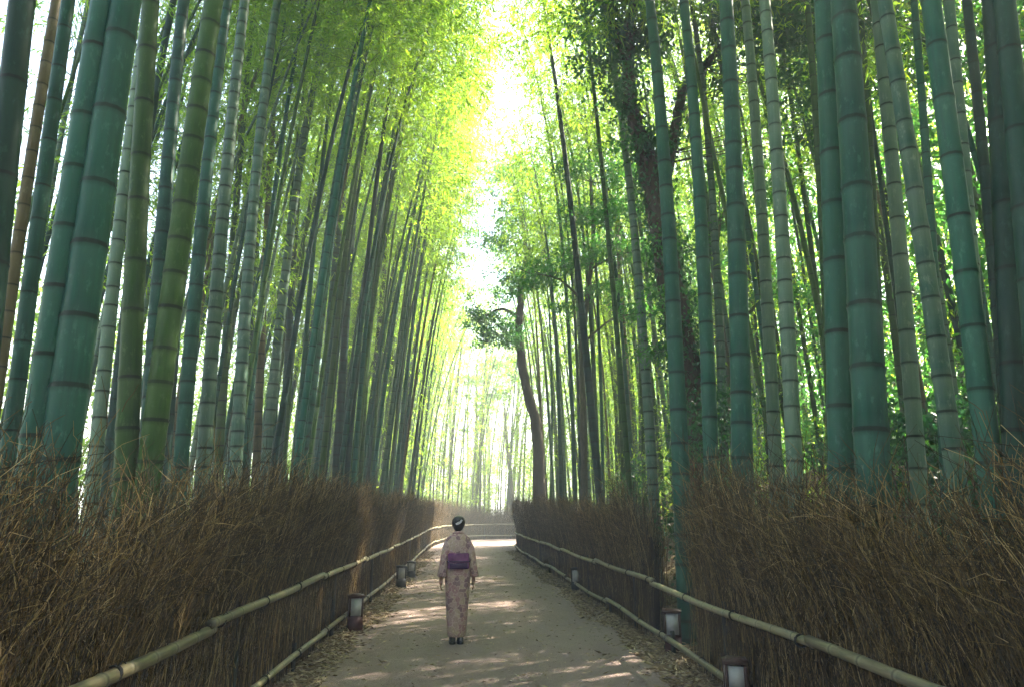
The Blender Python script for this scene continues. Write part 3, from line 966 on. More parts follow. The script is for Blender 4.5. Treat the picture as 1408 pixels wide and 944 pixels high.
for k, (xb, xt, yt, Yt, r, cl, lab) in enumerate([
    (652, 656, 500, 53, .17, [(650, 545, 1.3), (640, 590, .8), (664, 560, 1.0), (655, 520, 1.1), (670, 500, 1.2)], 'thin hazy tree with layered leaves standing in the clearing past the bend'),
    (638, 645, 520, 58, .10, [(640, 520, 1.4), (632, 480, 1.3), (648, 470, 1.3)], 'thinner hazy sapling beside the layered one past the bend'),
    (704, 694, 560, 50, .20, [(690, 540, 1.4), (700, 500, 1.6), (682, 500, 1.2), (712, 520, 1.4)], 'hazy tree leaning over the end of the inner fence'),
    (700, 716, 480, 56, .16, [(716, 470, 1.8), (725, 440, 1.6), (706, 440, 1.6)], 'hazy tree leaning away from its neighbour at the end of the inner fence'),
    (616, 620, 470, 66, .18, [(618, 470, 1.9), (605, 430, 2.2), (630, 440, 1.9), (622, 400, 2.2)], 'tall hazy tree behind the far fence against white sky'),
    (672, 668, 430, 78, .22, [(668, 440, 2.6), (655, 400, 2.4), (682, 400, 2.4), (670, 360, 2.6)], 'farthest pale tree in the bright gap past the bend')]):
    b = gz(at(xb, 690, Yt)); top = at(xt, yt, Yt)
    tree('hazy_tree', lab, [b, b * .6 + top * .4 + np.array([.15, 0, 0]), b * .25 + top * .75, top], r, [([b * .35 + top * .65, (b * .2 + top * .8) + np.array([.7, 0, .3]), top + np.array([1.3, 0, .2])], r * .45)],
         [(at(a, b_, Yt), c) for a, b_, c in cl], M_TLEAF, M_PALEBARK, 300, 0.17, 40 + k, r * .35, None, 'hazy trees past the bend', 0.45)

# shrubs on the bank and ivy mounds behind the gapped fence
SH = [(1240, 600, 7.6, .55, 'dark leafy shrub at the foot of the cream coloured culm'), (1290, 590, 8.2, .6, 'dark shrub on the bank between the cream and leaning culms'), (1195, 612, 8.4, .45, 'low dark shrub behind the thick touching pair'),
      (1340, 580, 7.4, .55, 'dark bush on the bank under the leaning teal culm'), (975, 560, 10.2, .6, 'glossy dark shrub at the foot of the ivy covered tree'), (960, 610, 10.0, .55, 'low glossy shrub below the ivy covered tree'),
      (1130, 620, 9.0, .4, 'small dark shrub between the whitish culm and the touching pair'), (880, 665, 14.0, .5, 'brownish low shrub on the bank before the fence gap'), (1010, 590, 10.5, .45, 'small dark shrub behind the free standing blue grey culm')]
for k, (px_, py_, Yt, r, lab) in enumerate(SH):
    c = at(px_, py_, Yt); b = gz(c)
    e = empty('shrub', b)
    g_ = np.random.default_rng(70 + k)
    hgt = max(0.35, c[2] - b[2])
    V, Q = leaf_cloud([((0, 0, hgt), r), ((.35 * r, .1, hgt * .6), r * .9), ((-.4 * r, 0, hgt * .5), r * .8)], 1700, .085, g_, .7)
    link('foliage', mesh_np('foliage', V, Q, [M_DLEAF]), e)
    m = MB()
    for q in range(6):
        a_ = q * 1.05
        m.tube([(0, 0, 0), (.1 * math.cos(a_), .1 * math.sin(a_), hgt * .5), (.4 * r * math.cos(a_), .4 * r * math.sin(a_), hgt)], [.014, .010, .004], 5)
    m.build('stems', M_BARK, e)
    tag(e, lab, 'shrub', 'shrubs on the bank')

def undergrowth(name, n, xr, yr, zr, label, seed, size=0.2, keep=None, mat=None, aspect=.26):
    g_ = np.random.default_rng(seed)
    k = n // 40
    cx, cyy = g_.uniform(*xr, k), g_.uniform(*yr, k)
    if keep is not None:
        ok = np.array([keep(a_, b_) for a_, b_ in zip(cx, cyy)])
        cx, cyy = cx[ok], cyy[ok]
        k = len(cx)
    cz = ground_z(cx, cyy) + zr[0] + (zr[1] - zr[0]) * g_.random(k) ** 1.4
    i = g_.integers(0, k, n)
    c = np.column_stack([cx, cyy, cz])[i] + g_.normal(0, 0.30, (n, 3))
    c[:, 2] = np.maximum(c[:, 2], ground_z(c[:, 0], c[:, 1]) + 0.05)
    V, Q = leaves_np(c, unit(g_.normal(0, 1, (n, 3)) + np.array([0, 0, -.3])), g_.uniform(.7, 1.3, n) * size, g_.uniform(.8, 1.2, n) * size * aspect, g_)
    tag(link(name, mesh_np(name, V, Q, [mat or M_ULEAF])), label, 'undergrowth', None, 'stuff')
undergrowth('undergrowth', 90000, (-13.5, -8.2), (2, 62), (0, 8.5), 'bright yellow green foliage glowing behind the dense grove', 81, .24)
undergrowth('undergrowth', 90000, (12, 20), (4, 62), (0, 10), 'sunlit yellow green foliage glowing behind the bank', 82, .24)
undergrowth('undergrowth', 42000, (4.0, 13), (10, 44), (0, 5.5), 'loose green saplings and leaves scattered under the bamboo on the bank', 83, .13,
            lambda a_, b_: side_dist(a_, b_)[1] > 1.2 and math.sin(a_ * 1.7 + b_) * math.sin(b_ * .8) > -.2)
undergrowth('undergrowth', 100000, (8.0, 12.5), (2, 34), (0.3, 12), 'dark green broadleaf thicket closing the grove behind the bank', 85, .19, lambda a_, b_: not sun_corridor(a_, b_, .55), M_TLEAF, .42)
undergrowth('undergrowth', 45000, (-22, 30), (60, 95), (0, 7), 'pale hazy foliage at the far end beyond the bend', 84, .3, lambda a_, b_: not (-1.2 < a_ - 0.03 * b_ < 2.6))

undergrowth('undergrowth', 26000, (-5, 11), (47.5, 57), (0.8, 6), 'light green saplings rising behind the far fence at the bend', 86, .2, lambda a_, b_: side_dist(a_, b_)[0] > 1.0 and math.sin(a_ * 1.3 + 1) * math.sin(b_ * .9 + a_ * .4) > -.1)
# ------------------------------------------------------------------ brush fences
def brush_panel(seed, tall=1.0, wild=0.0):
    """1.1 m of brushwood, local x along the fence, -y to the path, twigs leaning to +x"""
    g_ = np.random.default_rng(seed)
    VV, QQ, nb = [], [], 0
    nm = 560
    seg = 8
    t = np.linspace(0, 1, seg)
    fan = g_.uniform(0.8, 1.2)
    for k in range(nm):
        x0 = g_.uniform(-.58, .58)
        depth = g_.choice([-1, 1], p=[.72, .28]) * (0.06 + 0.11 * g_.random())
        z0 = g_.uniform(0, 1.15) * (g_.random() < .72)
        h = min(1.98, z0 + g_.uniform(.5, 1.35)) if z0 > 0 else g_.uniform(0.9, 1.8)
        h = (h + (g_.random() < .12) * g_.uniform(0, .28)) * tall
        lean = g_.normal(.28, .15 + .03 * wild) * fan
        zz = z0 + (h - z0) * t
        xx = x0 + lean * np.maximum(0, zz - .55) ** 1.3 * .55 + np.cumsum(g_.normal(0, .014 + .016 * wild, seg) * (.5 + zz))
        yy = depth * (1 + .9 * np.maximum(0, zz - .9)) + np.cumsum(g_.normal(0, .010 + .012 * wild, seg))
        yy = np.maximum(yy, -.185 - .5 * np.maximum(0, zz - 1.0))
        r_ = g_.uniform(.0020, .0042)
        pts = np.column_stack([xx, yy, zz])
        v, q = tube_np(pts, np.linspace(r_, r_ * .4, seg), 3)
        VV.append(v); QQ.append(q + nb); nb += len(v)
        # side twiglets
        for m in range(g_.integers(2, 6)):
            u = g_.uniform(.3, 1)
            p = np.array([np.interp(u, t, pts[:, c]) for c in range(3)])
            L = g_.uniform(.07, .25 + .08 * wild)
            d = np.array([g_.normal(.28, .32 + .12 * wild), g_.normal(0, .32) + np.sign(depth) * .12, g_.uniform(.4, 1.1)])
            if p[2] < 1.15: d[1] = abs(d[1]) * .3
            d /= np.linalg.norm(d)
            tt = np.linspace(0, 1, 4)[:, None]
            bend = g_.normal(0, .28 + .25 * wild, 3) * L * (np.array([1, .2, 1]) if p[2] < 1.15 else 1)
            v, q = tube_np(p + d * L * tt + bend * tt ** 2 + g_.normal(0, .008, (4, 3)), np.array([.55, .45, .35, .2]) * r_ + .0006, 3)
            VV.append(v); QQ.append(q + nb); nb += len(v)
    return mesh_np('brushwood', np.vstack(VV), np.vstack(QQ), [M_TWIG], False)
PANELS = [brush_panel(500 + k, (1.0, .96, 1.03, 1.0, .93, 1.05)[k]) for k in range(6)]
WILD = [brush_panel(600 + k, (.86, .91, .82, .88)[k], 0.8) for k in range(4)]

def brush_fence(line, sgn, y0, y1, label, far=999):
    """sgn +1: path lies on the right-hand side of the line (left fence)"""
    t, nm = normal2(line)
    s = np.concatenate([[0], np.cumsum(np.linalg.norm(np.diff(line, axis=0), axis=1))])
    sel = np.where((line[:, 1] >= y0) & (line[:, 1] <= y1))[0]
    s0, s1 = s[sel[0]], s[sel[-1]]
    e = empty('brush_fence', (line[sel[0]][0], line[sel[0]][1], 0))
    base = np.array([line[sel[0]][0], line[sel[0]][1], 0])
    g_ = np.random.default_rng(int(1000 + s0))
    k = s0 + .4
    while k < s1 - .2:
        p = np.array([np.interp(k, s, line[:, c]) for c in range(2)])
        i = int(np.clip(np.searchsorted(s, k), 0, len(s) - 1))
        tn = t[i]
        off = sgn * nm[i] * .24
        near = p[1] < (9.5 if sgn < 0 else 6.0)
        o = link('brushwood', (WILD[g_.integers(0, 4)] if near and g_.random() < .75 else PANELS[g_.integers(0, 6)]), e)
        o['kind'] = 'stuff'
        o.location = (p[0] + off[0] - base[0], p[1] + off[1] - base[1], 0)
        o.rotation_euler = (g_.normal(0, .03), g_.normal(0, .03), math.atan2(tn[1], tn[0]))
        o.scale = (g_.uniform(.95, 1.15), sgn * g_.uniform(.9, 1.15), g_.uniform(.93, 1.07) * (1 + (.09 * math.sin(k * 2.9) + .03 * math.sin(k * 6.1)) * (p[1] < 14 and sgn < 0) + .04 * math.sin(k * 2.3) * (sgn > 0) - .06 * (sgn < 0 and 9.7 < p[1] < 26)))
        k += .46
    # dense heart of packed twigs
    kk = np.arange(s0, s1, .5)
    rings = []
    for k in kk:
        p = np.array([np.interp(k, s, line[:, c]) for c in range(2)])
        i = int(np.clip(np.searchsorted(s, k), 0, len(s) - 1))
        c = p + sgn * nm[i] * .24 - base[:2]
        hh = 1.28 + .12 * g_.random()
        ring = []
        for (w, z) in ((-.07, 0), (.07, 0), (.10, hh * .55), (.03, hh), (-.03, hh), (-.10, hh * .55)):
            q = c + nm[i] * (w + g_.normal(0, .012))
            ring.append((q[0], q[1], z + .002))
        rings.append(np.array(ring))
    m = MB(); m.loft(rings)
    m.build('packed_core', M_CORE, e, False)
    tag(e, label, 'brush fence')
    return e
GAP0, GAP1 = 7.6, 9.75
brush_fence(LEFT, 1, -4, 60, 'long unbroken brown brushwood fence curving round the outside of the bend')
brush_fence(RIGHT, -1, -4, GAP0, 'short bushy brushwood fence with tangled curly top ending at the gap')
brush_fence(RIGHT, -1, GAP1, 60, 'brushwood fence running from the gap round the inside of the bend')

# ------------------------------------------------------------------ bamboo railings
def rail_mesh(L, r, seed):
    g_ = np.random.default_rng(seed)
    s, ss, rr, rg, bl = 0.05 + .1 * g_.random(), [0.0, 0.001], [r * .2, r * .97], [1, .6], [0, 0]
    while s < L - .06:
        for ds, fr, a_, b_ in ((-.035, .985, 0, 0), (-.014, 1.0, 0, .8), (-.005, 1.05, .3, .4), (0, 1.09, 1, 0), (.005, 1.0, 1, 0), (.010, 1.05, .2, .3), (.02, 1.0, 0, .3), (.05, .985, 0, 0)):
            if s + ds > ss[-1] + .0005 and s + ds < L - .004:
                ss.append(s + ds); rr.append(r * fr); rg.append(a_); bl.append(b_)
        s += g_.uniform(.26, .38)
    ss += [L - .001, L]; rr += [r * .95, r * .2]; rg += [.6, 1]; bl += [0, 0]
    ss = np.array(ss)
    pts = np.column_stack([.012 * np.sin(ss * 1.3 + seed), ss, .010 * np.sin(ss * 1.7 + seed)])
    v, q = tube_np(pts, np.array(rr), 12)
    rep = lambda x: np.repeat(np.asarray(x, np.float32), 12)
    return mesh_np('pole', v, q, [M_RAIL], True, attrs={'ring': rep(rg), 'bloom': rep(bl)})

def railing(line, sgn, h_low, h_top, label, r_top=.036, r_low=.031):
    t, nm = normal2(line)
    s = np.concatenate([[0], np.cumsum(np.linalg.norm(np.diff(line, axis=0), axis=1))])
    P = lambda k: np.array([np.interp(k, s, line[:, 0]), np.interp(k, s, line[:, 1])])
    e = empty('bamboo_railing', (*P(6), 0))
    base = np.array([*P(6), 0])
    g_ = np.random.default_rng(60 + int(sgn))
    tie_cache = {}
    def tie(pos, rz, r):
        if r not in tie_cache:
            m = MB()
            th = np.linspace(0, 2 * math.pi, 13)
            for dy in (-.009, .0, .009):
                m.tube(np.column_stack([np.cos(th) * (r + .004), np.full(13, dy) + .004 * np.sin(th), np.sin(th) * (r + .004)]), np.full(13, .0055), 5, False)
            m.tube([(r * .5, 0, r + .004), (r * .8, .02, r + .022), (r * 1.1, .035, r + .006)], [.004, .004, .003], 5)
            tie_cache[r] = m.mesh('tie', M_CORD)
        o = link('tie', tie_cache[r], pos)
        o.location = (0, rz, 0)
    for h, r, nmn in ((h_top, r_top, 'top_rail'), (h_low, r_low, 'bottom_rail')):
        k = 2.0 + (.8 if nmn == 'bottom_rail' else 0)
        while k < s[-1] - 10:
            y = P(k)[1]
            L = g_.uniform(3.4, 4.4) if y < 26 else 1.7
            a_, b_ = P(k), P(k + L)
            d = b_ - a_
            rz = math.atan2(d[1], d[0]) - math.pi / 2
            o = link(nmn, rail_mesh(float(np.linalg.norm(d)) + .12, r * g_.uniform(.9, 1.1), int(g_.integers(0, 999))), e)
            o.location = (a_[0] - base[0], a_[1] - base[1], h + g_.normal(0, .012))
            o.rotation_euler = (g_.normal(0, .003), 0, rz)
            for u in ((.06, .36, .68) if L > 2 else (.1,)):
                tie(o, u * float(np.linalg.norm(d)), round(r * 1.05, 3))
            k += L
    # stakes carrying the bottom rail
    sm = MB(); sm.tube([(0, 0, -.02), (.004, 0, .2), (0, .003, h_low + .09)], [.028, .027, .024], 7)
    sme = sm.mesh('stake', M_STAKE)
    pmh = MB(); pmh.tube([(0, 0, -.02), (.004, 0, .5), (0, .003, h_top + .06)], [.030, .028, .026], 7)
    pme = pmh.mesh('stake', M_STAKE)
    k = 4.0; c = 0
    while k < s[-1] - 10:
        i = int(np.searchsorted(s, k))
        q = P(k) + sgn * nm[i] * .062
        o = link('stake', pme if c % 2 == 0 else sme, e)
        o.location = (q[0] - base[0], q[1] - base[1], 0)
        k += 1.9 + g_.uniform(-.2, .2); c += 1
    tag(e, label, 'railing')
railing(LEFT, 1, .21, .87, 'two rail bamboo railing curving along the unbroken brush fence')
railing(RIGHT, -1, .20, .77, 'two rail bamboo railing crossing the gap in the brush fence')

# ------------------------------------------------------------------ path lanterns
M_LBASE = mat_simple('lantern_lacquer', (0.030, 0.008, 0.008), (0.075, 0.018, 0.016), 14, .55, .2, .004)
M_LFRAME = mat_simple('lantern_frame', (0.030, 0.014, 0.012), (0.090, 0.050, 0.040), 18, .5, .2, .004)
M_LDARK = mat_simple('lantern_dark', (0.012, 0.014, 0.016), (0.035, 0.036, 0.036), 18, .6, .2, .004)
def mat_paper():
    m, nt, out = new_mat('lantern_panel')
    tc = N(nt, 'ShaderNodeTexCoord').outputs['Object']
    n_ = noise(nt, 9, tc, 4)
    principled(nt, out, ramp(nt, n_, [(.3, (.26, .26, .25)), (.7, (.44, .43, .42))]), .45, .4)
    return m
M_PAPER = mat_paper()
def lantern(x, y, rz, h, label, dark=False, w=.20):
    e = empty('path_lantern', (x, y, 0))
    e.rotation_euler = (0, 0, rz)
    fb = M_LDARK if dark else M_LBASE
    ff = M_LDARK if dark else M_LFRAME
    hb = h * .42
    m = MB(); m.box((0, 0, hb / 2), (w, w, hb)); m.box((0, 0, .015), (w + .03, w + .03, .03)); m.build('base', fb, e, False)
    for sx in (-1, 1):
        for sy in (-1, 1):
            m = MB(); m.box((sx * (w / 2 - .0125), sy * (w / 2 - .0125), (hb + h - .03) / 2), (.025, .025, h - .03 - hb)); m.build('post', ff, e, False)
    for q in range(4):
        a_ = q * math.pi / 2
        m = MB(); m.box((0, -(w / 2 - .012), 0), (w - .052, .006, h - hb - .062)); o = m.build('panel', M_PAPER, e, False)
        o.location = (0, 0, (hb + h - .03) / 2); o.rotation_euler = (0, 0, a_)
    m = MB(); m.box((0, 0, h - .022), (w + .012, w + .012, .018)); m.box((0, 0, h - .006), (w + .03, w + .03, .015)); m.box((0, 0, h + .008), (w * .8, w * .8, .014), 0, .8)
    m.build('cap', ff, e, False)
    for sx in (-1, 1):
        m = MB(); m.box((sx * (w / 2 + .008), 0, hb * .3), (.016, .05, .05)); m.build('bracket', M_LDARK, e, False)
    tag(e, label, 'lantern', 'lanterns along the path')
lantern(-1.56, 10.6, .25, .49, 'dark red lantern with white panel beside the unbroken fence, clear of other lanterns')
lantern(-1.42, 16.3, .2, .47, 'dark lantern with dull panel past the red one beside the unbroken fence', True)
lantern(-1.38, 18.7, .2, .40, 'small dark lantern farther along the unbroken fence', True)
lantern(2.40, 15.3, -.3, .48, 'dark lantern with pale panel by the railing well past the gap', True)
lantern(2.54, 8.75, -.3, .50, 'pale lantern half behind the bottom rail below the fence gap')
lantern(2.32, 6.2, -.25, .44, 'red framed lantern with wide white panel before the fence gap', False, .18)

# ------------------------------------------------------------------ the person
def rbox(name, size, r, mat, parent, loc, rot=(0, 0, 0), seg=3):
    bm = bmesh.new()
    bmesh.ops.create_cube(bm, size=1.0)
    for v in bm.verts: v.co = Vector((v.co.x * size[0], v.co.y * size[1], v.co.z * size[2]))
    bmesh.ops.bevel(bm, geom=list(bm.edges), offset=r, segments=seg, profile=.5, affect='EDGES')
    for f in bm.faces: f.smooth = True
    me = bpy.data.meshes.new(name); bm.to_mesh(me); bm.free(); me.materials.append(mat)
    o = link(name, me, parent); o.location = loc; o.rotation_euler = rot
    return o

def mat_kimono():
    m, nt, out = new_mat('kimono_cloth')
    tc = N(nt, 'ShaderNodeTexCoord').outputs['Object']
    w = N(nt, 'ShaderNodeTexNoise'); w.inputs['Scale'].default_value = 7; nt.links.new(tc, w.inputs['Vector'])
    warp = mixc(nt, .12, tc, w.outputs['Color'], 'ADD')
    vo = N(nt, 'ShaderNodeTexVoronoi'); vo.inputs['Scale'].default_value = 15; nt.links.new(warp, vo.inputs['Vector'])
    vd = N(nt, 'ShaderNodeTexVoronoi', feature='DISTANCE_TO_EDGE'); vd.inputs['Scale'].default_value = 15; nt.links.new(warp, vd.inputs['Vector'])
    sep = N(nt, 'ShaderNodeSeparateColor'); nt.links.new(vo.outputs['Color'], sep.inputs[0])
    col = ramp(nt, sep.outputs[0], [(0, (.30, .13, .15)), (.3, (.36, .23, .20)), (.6, (.14, .05, .085)), (.8, (.40, .29, .19)), (1, (.35, .18, .19))], 'CONSTANT')
    fl = ramp(nt, vo.outputs['Distance'], [(.10, (1, 1, 1)), (.2, (0, 0, 0))])
    col = mixc(nt, mth(nt, 'MULTIPLY', fl, .7), col, (.62, .50, .30))
    ed = ramp(nt, vd.outputs['Distance'], [(.02, (1, 1, 1)), (.07, (0, 0, 0))])
    col = mixc(nt, mth(nt, 'MULTIPLY', ed, .75), col, (.55, .40, .34))
    col = mixc(nt, .35, col, ramp(nt, noise(nt, 45, tc, 4, .7), [(.35, (.22, .11, .13)), (.65, (.56, .43, .36))]))
    principled(nt, out, col, .7, .2, bump(nt, noise(nt, 9, tc, 3), .4, .02))
    return m
M_KIM = mat_kimono()
M_OBI = mat_simple('obi_cloth', (0.070, 0.014, 0.065), (0.21, 0.065, 0.17), 16, .6, .2, .004)
M_OBI2 = mat_simple('obi_cord', (0.020, 0.008, 0.040), (0.060, 0.020, 0.075), 40, .6)
M_SKIN = mat_simple('skin', (0.40, 0.22, 0.155), (0.50, 0.29, 0.21), 20, .5, .05, .002, None, .35)
M_HAIR = mat_simple('black_hair', (0.006, 0.005, 0.005), (0.020, 0.016, 0.014), 18, .35, .5, .006, (14, 14, 2), .5)
M_ORN = mat_simple('hair_ornament', (0.50, 0.46, 0.52), (0.78, 0.74, 0.78), 60, .35)
M_SANDAL = mat_simple('sandal', (0.012, 0.012, 0.014), (0.035, 0.032, 0.035), 30, .6)
M_TABI = mat_simple('tabi', (0.06, 0.06, 0.07), (0.12, 0.12, 0.13), 30, .8)

def person(x, y):
    P = empty('person', (x, y, .03))
    P.rotation_euler = (0, 0, .07)
    # body: capsules fused into one skin by a voxel remesh
    bm = bmesh.new()
    def cap(a, b, ra, rb, sy=1.0):
        a, b = Vector(a), Vector(b)
        d = b - a
        L = max(d.length, 1e-4)
        q = d.to_track_quat('Z', 'Y').to_matrix().to_4x4()
        for c, r_ in ((a, ra), (b, rb)):
            mt = Matrix.Translation(c) @ Matrix.Diagonal((1, sy, 1, 1))
            bmesh.ops.create_uvsphere(bm, u_segments=14, v_segments=9, radius=r_, matrix=mt)
        bmesh.ops.create_cone(bm, cap_ends=True, segments=14, radius1=ra, radius2=rb, depth=L, matrix=Matrix.Translation((a + b) / 2) @ q)
    def ell(c, r_):
        bmesh.ops.create_uvsphere(bm, u_segments=20, v_segments=14, radius=1, matrix=Matrix.Translation(c) @ Matrix.Diagonal((*r_, 1)))
    ell((0, 0, .90), (.15, .105, .13)); ell((0, 0, 1.03), (.125, .09, .14)); ell((0, 0, 1.18), (.145, .09, .13)); ell((0, .0, 1.25), (.135, .062, .045))
    cap((0, -.005, 1.27), (0, .012, 1.41), .050, .046)
    ell((0, .02, 1.475), (.070, .088, .102)); ell((0, .04, 1.425), (.052, .062, .058))
    ell((0, .112, 1.455), (.012, .018, .020)); ell((0, .102, 1.418), (.022, .010, .008)); ell((0, .098, 1.385), (.022, .018, .016))
    for s in (-1, 1):
        ell((s * .074, .01, 1.462), (.011, .020, .030))
        ell((s * .030, .096, 1.478), (.016, .010, .008))
        cap((s * .135, 0, 1.235), (s * .195, -.012, 1.02), .034, .032); cap((s * .195, -.012, 1.02), (s * .212, .02, .80), .036, .024)
        # palm and five curled fingers
        cap((s * .212, .02, .80), (s * .213, .028, .735), .024, .026, 1.25)
        for f, (dy, L1) in enumerate(((.046, .072), (.032, .080), (.016, .076), (.002, .060))):
            a0 = (s * .214, .004 + dy, .722); a1 = (s * .216, .008 + dy, .722 - L1 * .5); a2 = (s * .208, .012 + dy, .722 - L1 * .82); a3 = (s * .198, .014 + dy, .722 - L1)
            cap(a0, a1, .0088, .0082); cap(a1, a2, .0082, .0075); cap(a2, a3, .0075, .0066)
        cap((s * .206, .045, .765), (s * .200, .064, .730), .011, .0095); cap((s * .200, .064, .730), (s * .196, .066, .700), .0095, .0078)
        cap((s * .075, 0, .86), (s * .065, .01, .47), .080, .052); cap((s * .065, .01, .47), (s * .046, -.01, .09), .052, .034)
        cap((s * .046, -.02, .055), (s * .050, .12, .045), .030, .026)
    me = bpy.data.meshes.new('body'); bm.to_mesh(me); bm.free()
    tmp = bpy.data.objects.new('tmp', me); COL.objects.link(tmp)
    rm = tmp.modifiers.new('r', 'REMESH'); rm.mode = 'VOXEL'; rm.voxel_size = .0066; rm.use_smooth_shade = True
    sm = tmp.modifiers.new('s', 'SMOOTH'); sm.factor = .5; sm.iterations = 3
    dg = bpy.context.evaluated_depsgraph_get()
    bme = bpy.data.meshes.new_from_object(tmp.evaluated_get(dg))
    bme.name = 'body'
    bpy.data.objects.remove(tmp)
    bme.materials.clear(); bme.materials.append(M_SKIN)
    link('body', bme, P)
    th = np.linspace(0, 2 * math.pi, 40, endpoint=False)
    def ring(z, rx, ry, cx=0, cy_=0, pw=2.4, fold=0.0, ph=0.0):
        c, s_ = np.cos(th), np.sin(th)
        k = (np.abs(c) ** pw + np.abs(s_) ** pw) ** (-1 / pw)
        k = k * (1 + fold * np.sin(th * 9 + ph) + fold * .6 * np.sin(th * 4 + 2 * ph))
        return np.column_stack([cx + rx * k * c, cy_ + ry * k * s_, np.full(40, z)])
    # kimono: gown
    m = MB()
    m.loft([ring(z, a, b, 0, c, 2.3, f, z * 3) for z, a, b, c, f in (
        (.085, .104, .098, .0, .018), (.10, .112, .106, 0, .018), (.22, .125, .115, 0, .016), (.38, .138, .122, 0, .014), (.55, .150, .130, 0, .012), (.70, .160, .136, -.004, .010), (.82, .166, .138, -.008, .008),
        (.92, .158, .126, -.004, .004), (1.00, .142, .112, 0, .0), (1.10, .148, .110, 0, .0), (1.20, .166, .110, 0, .004), (1.26, .170, .098, 0, .004), (1.30, .150, .084, -.004, 0), (1.335, .100, .070, -.012, 0), (1.355, .064, .064, -.014, 0))])
    gown = m.build('kimono', M_KIM, P)
    # collar
    m = MB()
    a_ = np.linspace(-.2, math.pi + .2, 22)
    m.tube(np.column_stack([.066 * np.cos(a_), -.010 - .068 * np.sin(a_), 1.352 + .020 * np.sin(a_)]), np.full(22, .014), 8)
    m.tube([(-.064, .0, 1.35), (-.03, .075, 1.27), (.02, .112, 1.16)], [.014, .013, .012], 8)
    m.tube([(.064, .0, 1.35), (.03, .078, 1.27), (-.02, .114, 1.16)], [.014, .013, .012], 8)
    m.build('collar', M_KIM, gown)
    # sleeves
    for s in (-1, 1):
        m = MB()
        R_ = []
        for u, rx, ry in ((0, .060, .074), (.12, .064, .080), (.3, .060, .088), (.5, .058, .098), (.7, .060, .114), (.88, .062, .128), (.97, .062, .134), (1.0, .056, .130)):
            z = 1.255 - u * .440; xx = s * (.122 + (.086 + .008 * s) * u ** .7); yy = -.006 + (.004 + .022 * (s > 0)) * u
            c_, s__ = np.cos(th), np.sin(th)
            kk = (np.abs(c_) ** 2.6 + np.abs(s__) ** 2.6) ** (-1 / 2.6) * (1 + .03 * np.sin(th * 5 + u * 6))
            R_.append(np.column_stack([xx + rx * kk * c_, yy + ry * kk * s__, z + s * -.05 * kk * c_ * 0 + (-.25 * (1 - u)) * s * rx * kk * c_]))
        for ins in (.7, .3):
            R_.append(R_[-1 if ins == .7 else -1] * np.array([1, 1, 1]) * 0 + np.column_stack([(R_[7][:, 0] - R_[7][:, 0].mean()) * ins + R_[7][:, 0].mean(), (R_[7][:, 1] - R_[7][:, 1].mean()) * ins + R_[7][:, 1].mean(), R_[7][:, 2] + .05]))
        m.loft(R_)
        m.build('sleeve', M_KIM, P)
    # obi band, folded drum knot at the back, cord
    m = MB()
    m.loft([ring(z, a, b, 0, 0, 2.4) for z, a, b in ((.915, .150, .120), (.92, .160, .128), (1.02, .156, .124), (1.105, .160, .122), (1.11, .150, .115))])
    obi = m.build('obi', M_OBI, P)
    rbox('obi_knot', (.275, .062, .195), .018, M_OBI, obi, (0, -.142, 1.012), (R(-3), 0, 0))
    rbox('obi_flap', (.235, .020, .070), .008, M_OBI2, obi, (0, -.172, .955))
    m = MB()
    m.tube([(-.150, -.165, 1.01), (-.07, -.180, 1.008), (0, -.182, 1.010), (.07, -.180, 1.008), (.150, -.165, 1.01)], [.008] * 5, 8)
    m.build('obi_cord', M_OBI2, obi)
    # hair
    bm = bmesh.new()
    def e2(c, r_, rot=None):
        mt = Matrix.Translation(c) @ (rot or Matrix()) @ Matrix.Diagonal((*r_, 1))
        bmesh.ops.create_uvsphere(bm, u_segments=28, v_segments=18, radius=1, matrix=mt)
    e2((0, -.008, 1.492), (.088, .096, .094)); e2((0, -.030, 1.455), (.072, .070, .080)); e2((0, -.062, 1.515), (.060, .050, .050)); e2((0, -.045, 1.545), (.066, .056, .036)); e2((0, .05, 1.535), (.066, .055, .038))
    e2((-.052, .02, 1.50), (.030, .05, .05)); e2((.052, .02, 1.50), (.030, .05, .05)); e2((0, -.035, 1.405), (.040, .026, .034))
    hm = bpy.data.meshes.new('hair'); bm.to_mesh(hm); bm.free()
    tmp = bpy.data.objects.new('tmp', hm); COL.objects.link(tmp)
    rm = tmp.modifiers.new('r', 'REMESH'); rm.mode = 'VOXEL'; rm.voxel_size = .006; rm.use_smooth_shade = True
    sm = tmp.modifiers.new('s', 'SMOOTH'); sm.factor = .5; sm.iterations = 4
    dg = bpy.context.evaluated_depsgraph_get()
    hme = bpy.data.meshes.new_from_object(tmp.evaluated_get(dg)); bpy.data.objects.remove(tmp)
    hme.materials.clear(); hme.materials.append(M_HAIR); hme.name = 'hair'
    hair = link('hair', hme, P)
    m = MB()
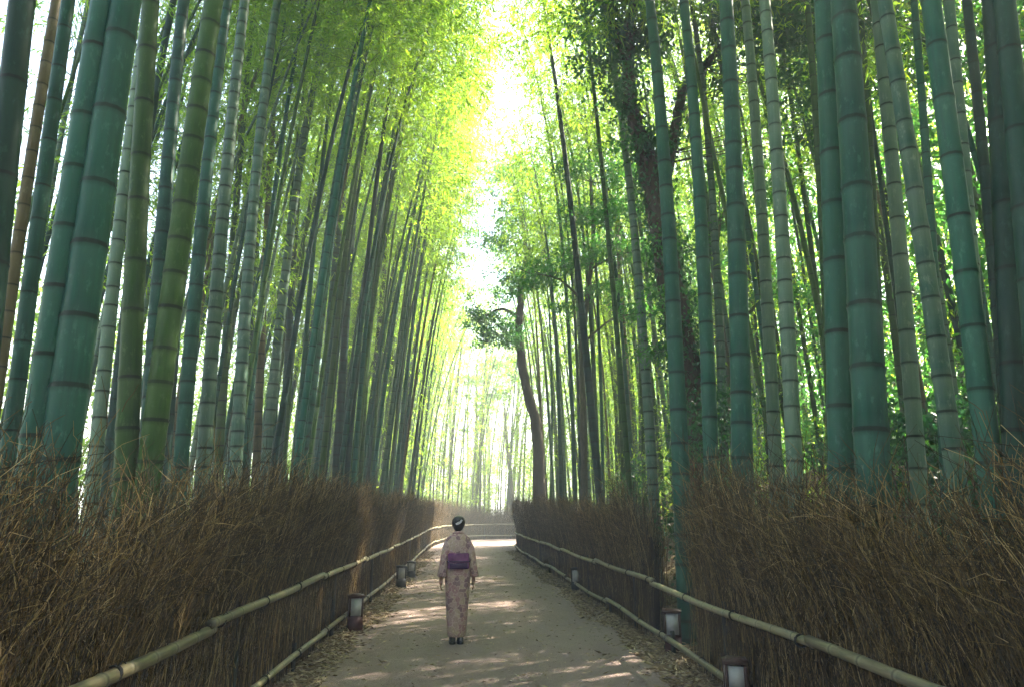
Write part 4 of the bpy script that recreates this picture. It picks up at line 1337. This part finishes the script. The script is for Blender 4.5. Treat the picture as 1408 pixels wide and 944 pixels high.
    for k, (ox, oz, r_) in enumerate(((-.030, 1.478, .012), (-.014, 1.484, .015), (.004, 1.493, .016), (.022, 1.505, .014), (.034, 1.520, .010))):
        for q in range(5):
            a_ = q * 1.257 + k
            c = np.array([ox + r_ * .7 * math.cos(a_), -.108 - .004 * (q % 2), oz + r_ * .7 * math.sin(a_)])
            m.tube([c + [0, .02, 0], c, c - [0, .004, 0]], [r_ * .5, r_ * .55, r_ * .2], 7)
    m.build('hair_ornament', M_ORN, hair)
    # sandals
    for s in (-1, 1):
        m = MB()
        out = []
        for z, k in ((0, .94), (.004, 1), (.03, 1), (.034, .95)):
            c_, s__ = np.cos(th), np.sin(th)
            kk = (np.abs(c_) ** 3 + np.abs(s__) ** 3) ** (-1 / 3)
            out.append(np.column_stack([s * .050 + .043 * k * kk * c_ , .038 + .122 * k * kk * s__, np.full(40, z - .012)]))
        m.loft(out)
        sd = m.build('sandal', M_SANDAL, P)
        m = MB()
        m.tube([(s * .050, .11, .03), (s * .035, .07, .085), (s * .016, .02, .05)], [.007, .008, .007], 6)
        m.tube([(s * .050, .11, .03), (s * .072, .07, .085), (s * .084, .02, .05)], [.007, .008, .007], 6)
        m.build('strap', M_SANDAL, sd)
        m = MB()
        m.loft([np.column_stack([s * .048 + rx * np.cos(th), cy_ + ry * np.sin(th), np.full(40, z)]) for z, rx, ry, cy_ in ((.024, .036, .105, .038), (.045, .038, .108, .038), (.075, .036, .070, .005), (.12, .038, .045, -.012))])
        m.build('sock', M_TABI, P)
    tag(P, 'person with black pinned up hair in patterned pink kimono and purple obi, walking away', 'person')
    return P
person(-.09, 9.42)

# ------------------------------------------------------------------ haze
hb = MB(); hb.box((0, 0, 13.5), (860, 860, 31.0))
m, nt, out = new_mat('haze')
pv = N(nt, 'ShaderNodeVolumePrincipled')
pv.inputs['Color'].default_value = (0.90, 0.97, 0.92, 1)
pv.inputs['Density'].default_value = HAZE_DENSITY
pv.inputs['Anisotropy'].default_value = 0.0
nt.links.new(pv.outputs[0], out.inputs['Volume'])
hz = hb.build('haze', m, None, False)
tag(hz, 'thin pale sunlit haze filling the grove', 'haze', None, 'stuff')
